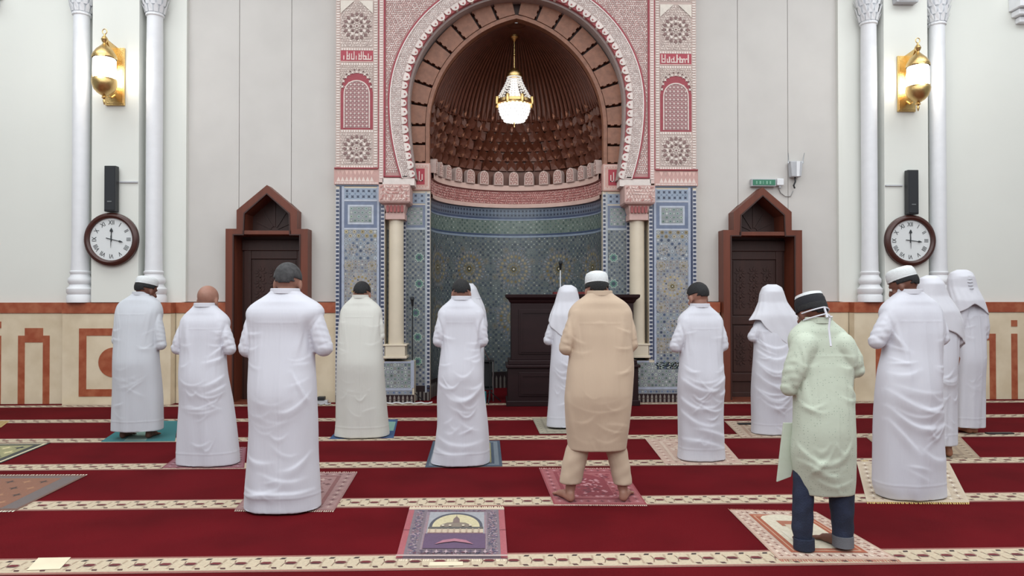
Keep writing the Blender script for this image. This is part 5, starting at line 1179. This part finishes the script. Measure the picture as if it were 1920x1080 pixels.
    # ---------- trousers
    if legs:
        g = G()
        for lg in legs:
            rr = sorted([(max(.01, L(a, y)[1]), L(a, y)[0], L(b2, y)[0]) for y, a, b2 in lg]); z6 = np.array([r[0] for r in rr]); rings = []
            for z in np.linspace(z6[0], z6[-1], 16):
                a_, b_ = np.interp(z, z6, [r[1] for r in rr]), np.interp(z, z6, [r[2] for r in rr]); w_ = (b_-a_)/2; rings.append(sec(X0+(a_+b_)/2, Yp+.0, w_, w_*.95, z, 28, 2.1))
            loft(g, rings)
        ell(g, w3(cxf(hip), 0, hip-.02), (wh*.85, wh*.6, .14))
        t = remesh(g, 'trousers', p['pants'], o, .011, 2)
        me = t.data; n = len(me.vertices); v = np.empty(n*3); me.vertices.foreach_get('co', v); v = v.reshape(-1, 3); nr = np.empty(n*3); me.vertices.foreach_get('normal', nr); nr = nr.reshape(-1, 3)
        v += nr*(.0015*np.sin(v[:, 2]*38+v[:, 0]*20)*np.sin(v[:, 0]*30+2)+.0012*np.sin(v[:, 2]*60+v[:, 0]*-35))[:, None]*np.array([1, 1, .2]); me.vertices.foreach_set('co', v.ravel()); me.update()
    o.location.z = p.get('lift', .008)
    return o, L, w3, hp, Yp, rb
W_, W2_, W3_ = M['cloth'], M['cloth2'], M['cloth3']
HP = M['hair']
# 1 far left
person(dict(foot=(254, 826), dy=.1, label='bearded man in white cap and long white robe, farthest left, on a turquoise mat', rows=[(551, 244, 270), (558, 236, 283), (566, 216, 294), (585, 209, 301), (620, 208, 296), (660, 209, 295), (700, 208, 298), (750, 206, 301), (809, 204, 302)],
    arms=((206, 650), (309, 658)), head=(265, 518, 18), yaw=-.45, pitch=.22, capk=.85, capz=.055, top='cap', cap=M['capw'], hair=HP, beard=1, skin=M['skin2'], cloth=W3_, seed=3, feet=(-.16, .13), seat=.4, amp=.7))
# 2 bald
person(dict(foot=(390, 877), label='bald man in a white robe, second from the left', rows=[(573, 360, 395), (582, 350, 406), (592, 338, 420), (604, 330, 428), (640, 332, 421), (665, 333, 420), (700, 332, 424), (750, 333, 433), (800, 331, 440), (850, 330, 446), (877, 330, 448)],
    arms=((317, 667), (440, 668)), head=(381, 537, 20.5), yaw=-.12, pitch=.3, top='bald', skin=M['skin'], cloth=W_, seed=12,
    creases=[(.02, .93, .19, 1.0, .01, .012, .012), (.05, .98, .2, 1.12, .0, .012, .014), (-.0, .72, .22, .86, .03, .012, .016), (.02, .65, .24, .76, .02, .01, .016)]))
# 3 tall grey-haired
person(dict(foot=(527, 966), label='tall grey-haired man in a white robe, nearest on the left side', er=.07, seat=.3, amp=.85, rows=[(547, 506, 551), (556, 496, 564), (565, 474, 588), (575, 460, 601), (590, 452, 608), (625, 463, 584), (670, 463, 587), (730, 462, 592), (800, 463, 594), (860, 459, 594), (920, 454, 597), (966, 453, 598)],
    arms=((443, 673), (623, 671)), head=(532, 494, 27), pitch=.2, top='hair', hair=M['hairg'], skin=M['skin'], cloth=W_, seed=21,
    creases=[(-.26, .16, .27, .15, .015, .014, .014), (-.26, .12, .0, .17, .01, .01, .012), (.02, .72, .24, .86, .05, .01, .016), (-.22, .4, -.02, .36, .02, .008, .014), (.05, .3, .24, .42, .03, .01, .016), (.12, 1.0, .22, .8, .0, .012, .014), (-.1, .28, .2, .24, .03, .008, .014)]))
# 4 cream robe
person(dict(foot=(676, 823), label='dark-haired man in a cream-white robe on a blue mat, before the left pier', rows=[(557, 661, 685), (563, 653, 695), (572, 642, 708), (584, 635, 715), (620, 632, 717), (660, 631, 717), (700, 630, 720), (750, 629, 723), (800, 628, 727), (823, 625, 729)],
    arms=((631, 640), (721, 640)), er=.05, head=(675.5, 529, 17), top='hair', hair=HP, skin=M['skin'], cloth=W2_, seed=33, seat=.3, amp=.6, flute=.9))
# 5 centre left
person(dict(foot=(863, 877), label='black-haired man in a white robe, standing just left of the podium', rows=[(560, 849, 879), (567, 840, 889), (578, 824, 904), (592, 817, 911), (615, 826, 902), (650, 827, 901), (700, 821, 906), (750, 818, 909), (800, 818, 914), (850, 812, 917), (877, 806, 918)],
    arms=((810, 653), (916, 653)), head=(864, 525, 19), top='hair', hair=HP, skin=M['skin'], cloth=W_, seed=41,
    creases=[(-.14, .66, .16, .68, .09, .016, .025), (-.2, .76, -.06, .7, .02, .012, .014), (.08, .7, .22, .76, .03, .01, .016), (-.2, .25, .2, .22, .05, .012, .018), (-.24, .15, .1, .12, .03, .012, .018)]))
# 6 leader hidden behind
def hem6(th): return 640
person(dict(foot=(887, 776), label='worshipper in a white headscarf mostly hidden behind the man left of the podium', rows=[(562, 874, 900), (575, 862, 908), (600, 858, 912), (650, 860, 908), (700, 858, 908), (765, 856, 908)],
    arms=((852, 640), (914, 636)), er=.045, head=(882, 533, 15), top='scarf', scarf=[(532, 874, 886), (540, 866, 893), (555, 864, 899), (575, 860, 908), (590, 856, 911), (640, 856, 911)], hem=lambda th: 618, skin=M['skin3'], cloth=W_, seed=47))
# 7 scarf left of beige
person(dict(foot=(1064, 806), dy=.1, label='worshipper in white headscarf and robe, half hidden left of the beige tunic', rows=[(566, 1054, 1080), (580, 1040, 1092), (600, 1032, 1100), (630, 1034, 1098), (660, 1034, 1096), (700, 1031, 1099), (750, 1029, 1101), (801, 1025, 1104)],
    arms=((1019, 649), (1110, 649)), head=(1066, 537, 16), top='scarf', scarf=[(535, 1060, 1073), (541, 1050, 1083), (552, 1046, 1086), (570, 1041, 1090), (590, 1032, 1098), (612, 1025, 1106), (660, 1022, 1108)], hem=lambda th: 640+26*th, skin=M['skin3'], cloth=W_, seed=52, feet=(-.14, .12)))
# 8 beige
person(dict(foot=(1122, 945), dy=.05, label='broad man in a beige tunic and trousers with white cap, barefoot on a crimson rug', rows=[(551, 1108, 1146), (558, 1097, 1161), (570, 1078, 1180), (588, 1066, 1190), (620, 1068, 1190), (660, 1070, 1190), (700, 1064, 1190), (750, 1059, 1187), (800, 1062, 1183), (846, 1067, 1177)],
    arms=((1048, 669), (1199, 662)), head=(1123, 511, 23.5), pitch=.2, top='cap', cap=M['capw'], hair=HP, skin=M['skin'], cloth=M['beige'], gname='tunic', seed=61, amp=.8, seat=.3, k=.95, flute=.35, feet=(-.27, .24), toe=.28,
    creases=[(-.2, 1.3, -.26, .9, 0, .012, .02), (.2, 1.3, .27, .9, 0, .012, .02), (-.05, 1.33, .05, 1.33, -.01, .004, .01), (-.25, .85, -.2, .5, 0, .01, .02), (.22, .8, .18, .45, 0, .01, .02), (-.02, .8, .0, .45, 0, .006, .02)],
    legs=[[(820, 1074, 1118), (846, 1062, 1107), (880, 1054, 1099), (911, 1050, 1091)], [(820, 1128, 1167), (846, 1136, 1178), (880, 1146, 1184), (913, 1152, 1188)]], pants=M['beige']))
# 9 right of beige
person(dict(foot=(1318, 869), label='black-haired man in a white robe, between the right pier and the right door', rows=[(574, 1302, 1332), (581, 1293, 1342), (590, 1280, 1354), (604, 1272, 1362), (640, 1279, 1359), (680, 1276, 1358), (720, 1272, 1361), (780, 1274, 1360), (840, 1275, 1361), (869, 1273, 1363)],
    arms=((1257, 663), (1369, 661)), head=(1315, 531, 20.5), yaw=.35, pitch=.3, top='hair', hair=HP, skin=M['skin'], cloth=W_, seed=71, amp=1.1,
    creases=[(-.24, .78, .1, .66, .05, .016, .018), (-.24, .6, .02, .5, .05, .016, .018), (.0, .68, .22, .82, .02, .012, .016), (-.24, .48, .1, .34, .06, .014, .018), (-.1, .3, .22, .2, -.02, .014, .018), (-.24, .2, .2, .1, -.03, .012, .018), (.1, .62, .22, .7, .03, .01, .015)]))
# 10 headscarf at right door
person(dict(foot=(1455, 818), label='worshipper in a large white headscarf standing before the right door', rows=[(585, 1440, 1470), (597, 1425, 1488), (612, 1416, 1496), (650, 1417, 1492), (700, 1412, 1491), (740, 1411, 1492), (800, 1412, 1493), (818, 1411, 1495)],
    arms=((1404, 643), (1503, 640)), head=(1453, 537, 19), yaw=.2, pitch=.35, top='scarf', scarf=[(534, 1446, 1462), (540, 1436, 1472), (552, 1431, 1476), (568, 1428, 1481), (585, 1419, 1491), (600, 1408, 1502), (612, 1405, 1506), (680, 1403, 1508)],
    hem=lambda th: 604+52*max(0, 1-abs(th-.35)/1.0)**.9, skin=M['skin3'], cloth=W_, seed=81, amp=1.2,
    creases=[(-.26, 1.05, .1, 1.0, .07, .014, .016), (-.26, .95, .1, .9, .09, .014, .016), (-.26, .82, .15, .8, .12, .014, .018), (-.26, .68, .2, .68, .14, .014, .018), (-.26, .52, .2, .56, .16, .014, .018), (-.22, .4, .15, .45, .12, .012, .018)]))
# 11 green tunic
o, L, w3, hp, Yp, rb = person(dict(foot=(1545, 1040), dy=.07, label='man in a pale green floral tunic and jeans with black cap, nearest on the right', rows=[(603, 1524, 1572), (611, 1512, 1585), (622, 1497, 1600), (640, 1489, 1614), (680, 1495, 1613), (740, 1494, 1608), (800, 1491, 1608), (850, 1487, 1611), (885, 1492, 1612), (910, 1499, 1612), (932, 1509, 1610)],
    arms=((1469, 747), (1627, 712)), er=.05, head=(1541, 549, 28), yaw=.3, pitch=.3, capz=.018, capk=1.2, top='cap', cap=M['capb'], hair=HP, skin=M['skin2'], cloth=M['green_print'], gname='tunic', seed=91, amp=1.1, seat=.7, flute=.25, feet=(-.16, .19), toe=-.2, k=.95, lean=.06,
    creases=[(-.2, .66, .0, .56, .05, .014, .016), (-.15, .55, .05, .46, .02, .012, .016), (-.12, 1.25, -.2, .95, 0, .012, .016), (.12, 1.25, .2, .95, 0, .01, .016), (.1, 1.0, .22, .9, .0, .01, .014)],
    legs=[[(850, 1496, 1548), (930, 1494, 1532), (1000, 1492, 1530), (1040, 1500, 1526)], [(850, 1550, 1602), (930, 1562, 1608), (1000, 1569, 1607), (1027, 1570, 1605)]], pants=M['jeans']))
a = [L(*q) for q in ((1480, 800), (1475, 840), (1467, 913), (1494, 903), (1506, 850), (1500, 800))]
g = G(); g.prism([(w3(q[0], 0, 0)[0], q[1]) for q in a], Yp+.03, Yp+.045); g.build('front_tunic_flap', M['green_print'], o, bevel=.003)
g = G()
for zq, rr in ((.012, 1.04), (-.03, 1.02)):
    g.tube([hp(.083*rr*math.sin(t), -.008-.102*rr*math.cos(t), zq-.012*abs(math.sin(t))) for t in [-1.5+3*i/16 for i in range(17)]], .0045, 6)
g.tube([hp(.0, -.112, .015), hp(.004, -.114, -.03), hp(.0, -.118, -.055)], .007, 6)
g.tube([hp(.0, -.115, -.03), hp(.03, -.112, -.05), hp(.05, -.105, -.045)], .005, 6)
g.build('mask_straps', M['scarf'], o, smooth=True)
g = G(); g.tube([L3 for L3 in (w3(L(1551, 598)[0], -.085, L(1551, 598)[1]), w3(L(1549, 618)[0], -.085, L(1549, 618)[1]), w3(L(1546, 650)[0], -.13, L(1546, 650)[1]))], .006, 6); g.build('strap_end', M['scarf'], o, smooth=True)
g = G(); g.add([hp(r*.083*math.cos(2*PI*k/28), -.008+r*.102*math.sin(2*PI*k/28), z) for r, z in ((.9, .105), (.84, .122), (.5, .131), (.01, .134)) for k in range(28)], [(i*28+k, i*28+(k+1) % 28, (i+1)*28+(k+1) % 28, (i+1)*28+k) for i in range(3) for k in range(28)]); g.build('cap_crown', M['capw'], o, smooth=True)
for (x, yy) in ((1513, 1034), (1587, 1029)):
    q = L(x, yy); g = G(); g.tube([w3(q[0], -.01, q[1]-.005), w3(q[0], -.01, q[1]+.06)], [.062, .061], 20); g.build('trouser_cuff', M['brown_sock'] if x > 1550 else M['jeans'], o, smooth=True)
# 12 big right
person(dict(foot=(1714, 942), label='large man in white cap and white robe, nearest on the far right', rows=[(548, 1697, 1736), (556, 1686, 1750), (568, 1668, 1770), (585, 1655, 1780), (620, 1664, 1782), (660, 1662, 1775), (700, 1650, 1771), (740, 1645, 1770), (800, 1644, 1773), (860, 1643, 1777), (920, 1641, 1778), (942, 1650, 1779)],
    arms=((1634, 657), (1786, 650)), head=(1710, 502, 23.5), yaw=.75, pitch=.35, top='cap', cap=M['capw'], hair=HP, beard=1, skin=M['skin2'], cloth=W_, seed=101,
    creases=[(-.26, .82, .24, .66, .06, .018, .022), (-.26, .7, .1, .56, .07, .015, .02), (-.26, .6, -.05, .35, .0, .012, .02), (-.24, .95, -.05, .98, .02, .01, .014), (.0, .55, .25, .62, .04, .012, .018), (-.05, .4, .2, .3, .04, .01, .018), (-.22, 1.3, -.1, 1.1, 0, .01, .015)]))
# 13 veiled behind
person(dict(foot=(1768, 861), dy=.08, label='veiled worshipper in white, second from right, half hidden behind the large man', rows=[(562, 1752, 1780), (578, 1738, 1798), (600, 1730, 1808), (650, 1735, 1806), (700, 1738, 1800), (760, 1736, 1800), (838, 1733, 1799)],
    arms=((1722, 655), (1812, 650)), head=(1757, 520, 18), yaw=.2, top='scarf', scarf=[(517, 1749, 1766), (523, 1738, 1775), (535, 1734, 1780), (555, 1731, 1787), (580, 1722, 1800), (605, 1715, 1810), (660, 1713, 1813)], hem=lambda th: 622+22*th, skin=M['skin3'], cloth=W_, seed=111, feet=(-.1, .17)))
# 14 rearmost right
person(dict(foot=(1828, 816), dy=.08, label='rearmost worshipper at the far right in a pleated white headscarf, feet bare', rows=[(556, 1812, 1838), (572, 1800, 1850), (590, 1796, 1854), (650, 1800, 1854), (700, 1800, 1853), (804, 1799, 1853)],
    arms=((1790, 640), (1858, 640)), er=.045, head=(1815, 510, 17), top='scarf', scarf=[(506, 1806, 1823), (512, 1794, 1833), (525, 1789, 1837), (545, 1787, 1842), (565, 1786, 1849), (590, 1786, 1856), (640, 1786, 1858)], hem=lambda th: 572+24*abs(math.sin(th)), skin=M['skin3'], cloth=W_, seed=121, feet=(-.12, .13), pleats=1, seat=.3, amp=.6))
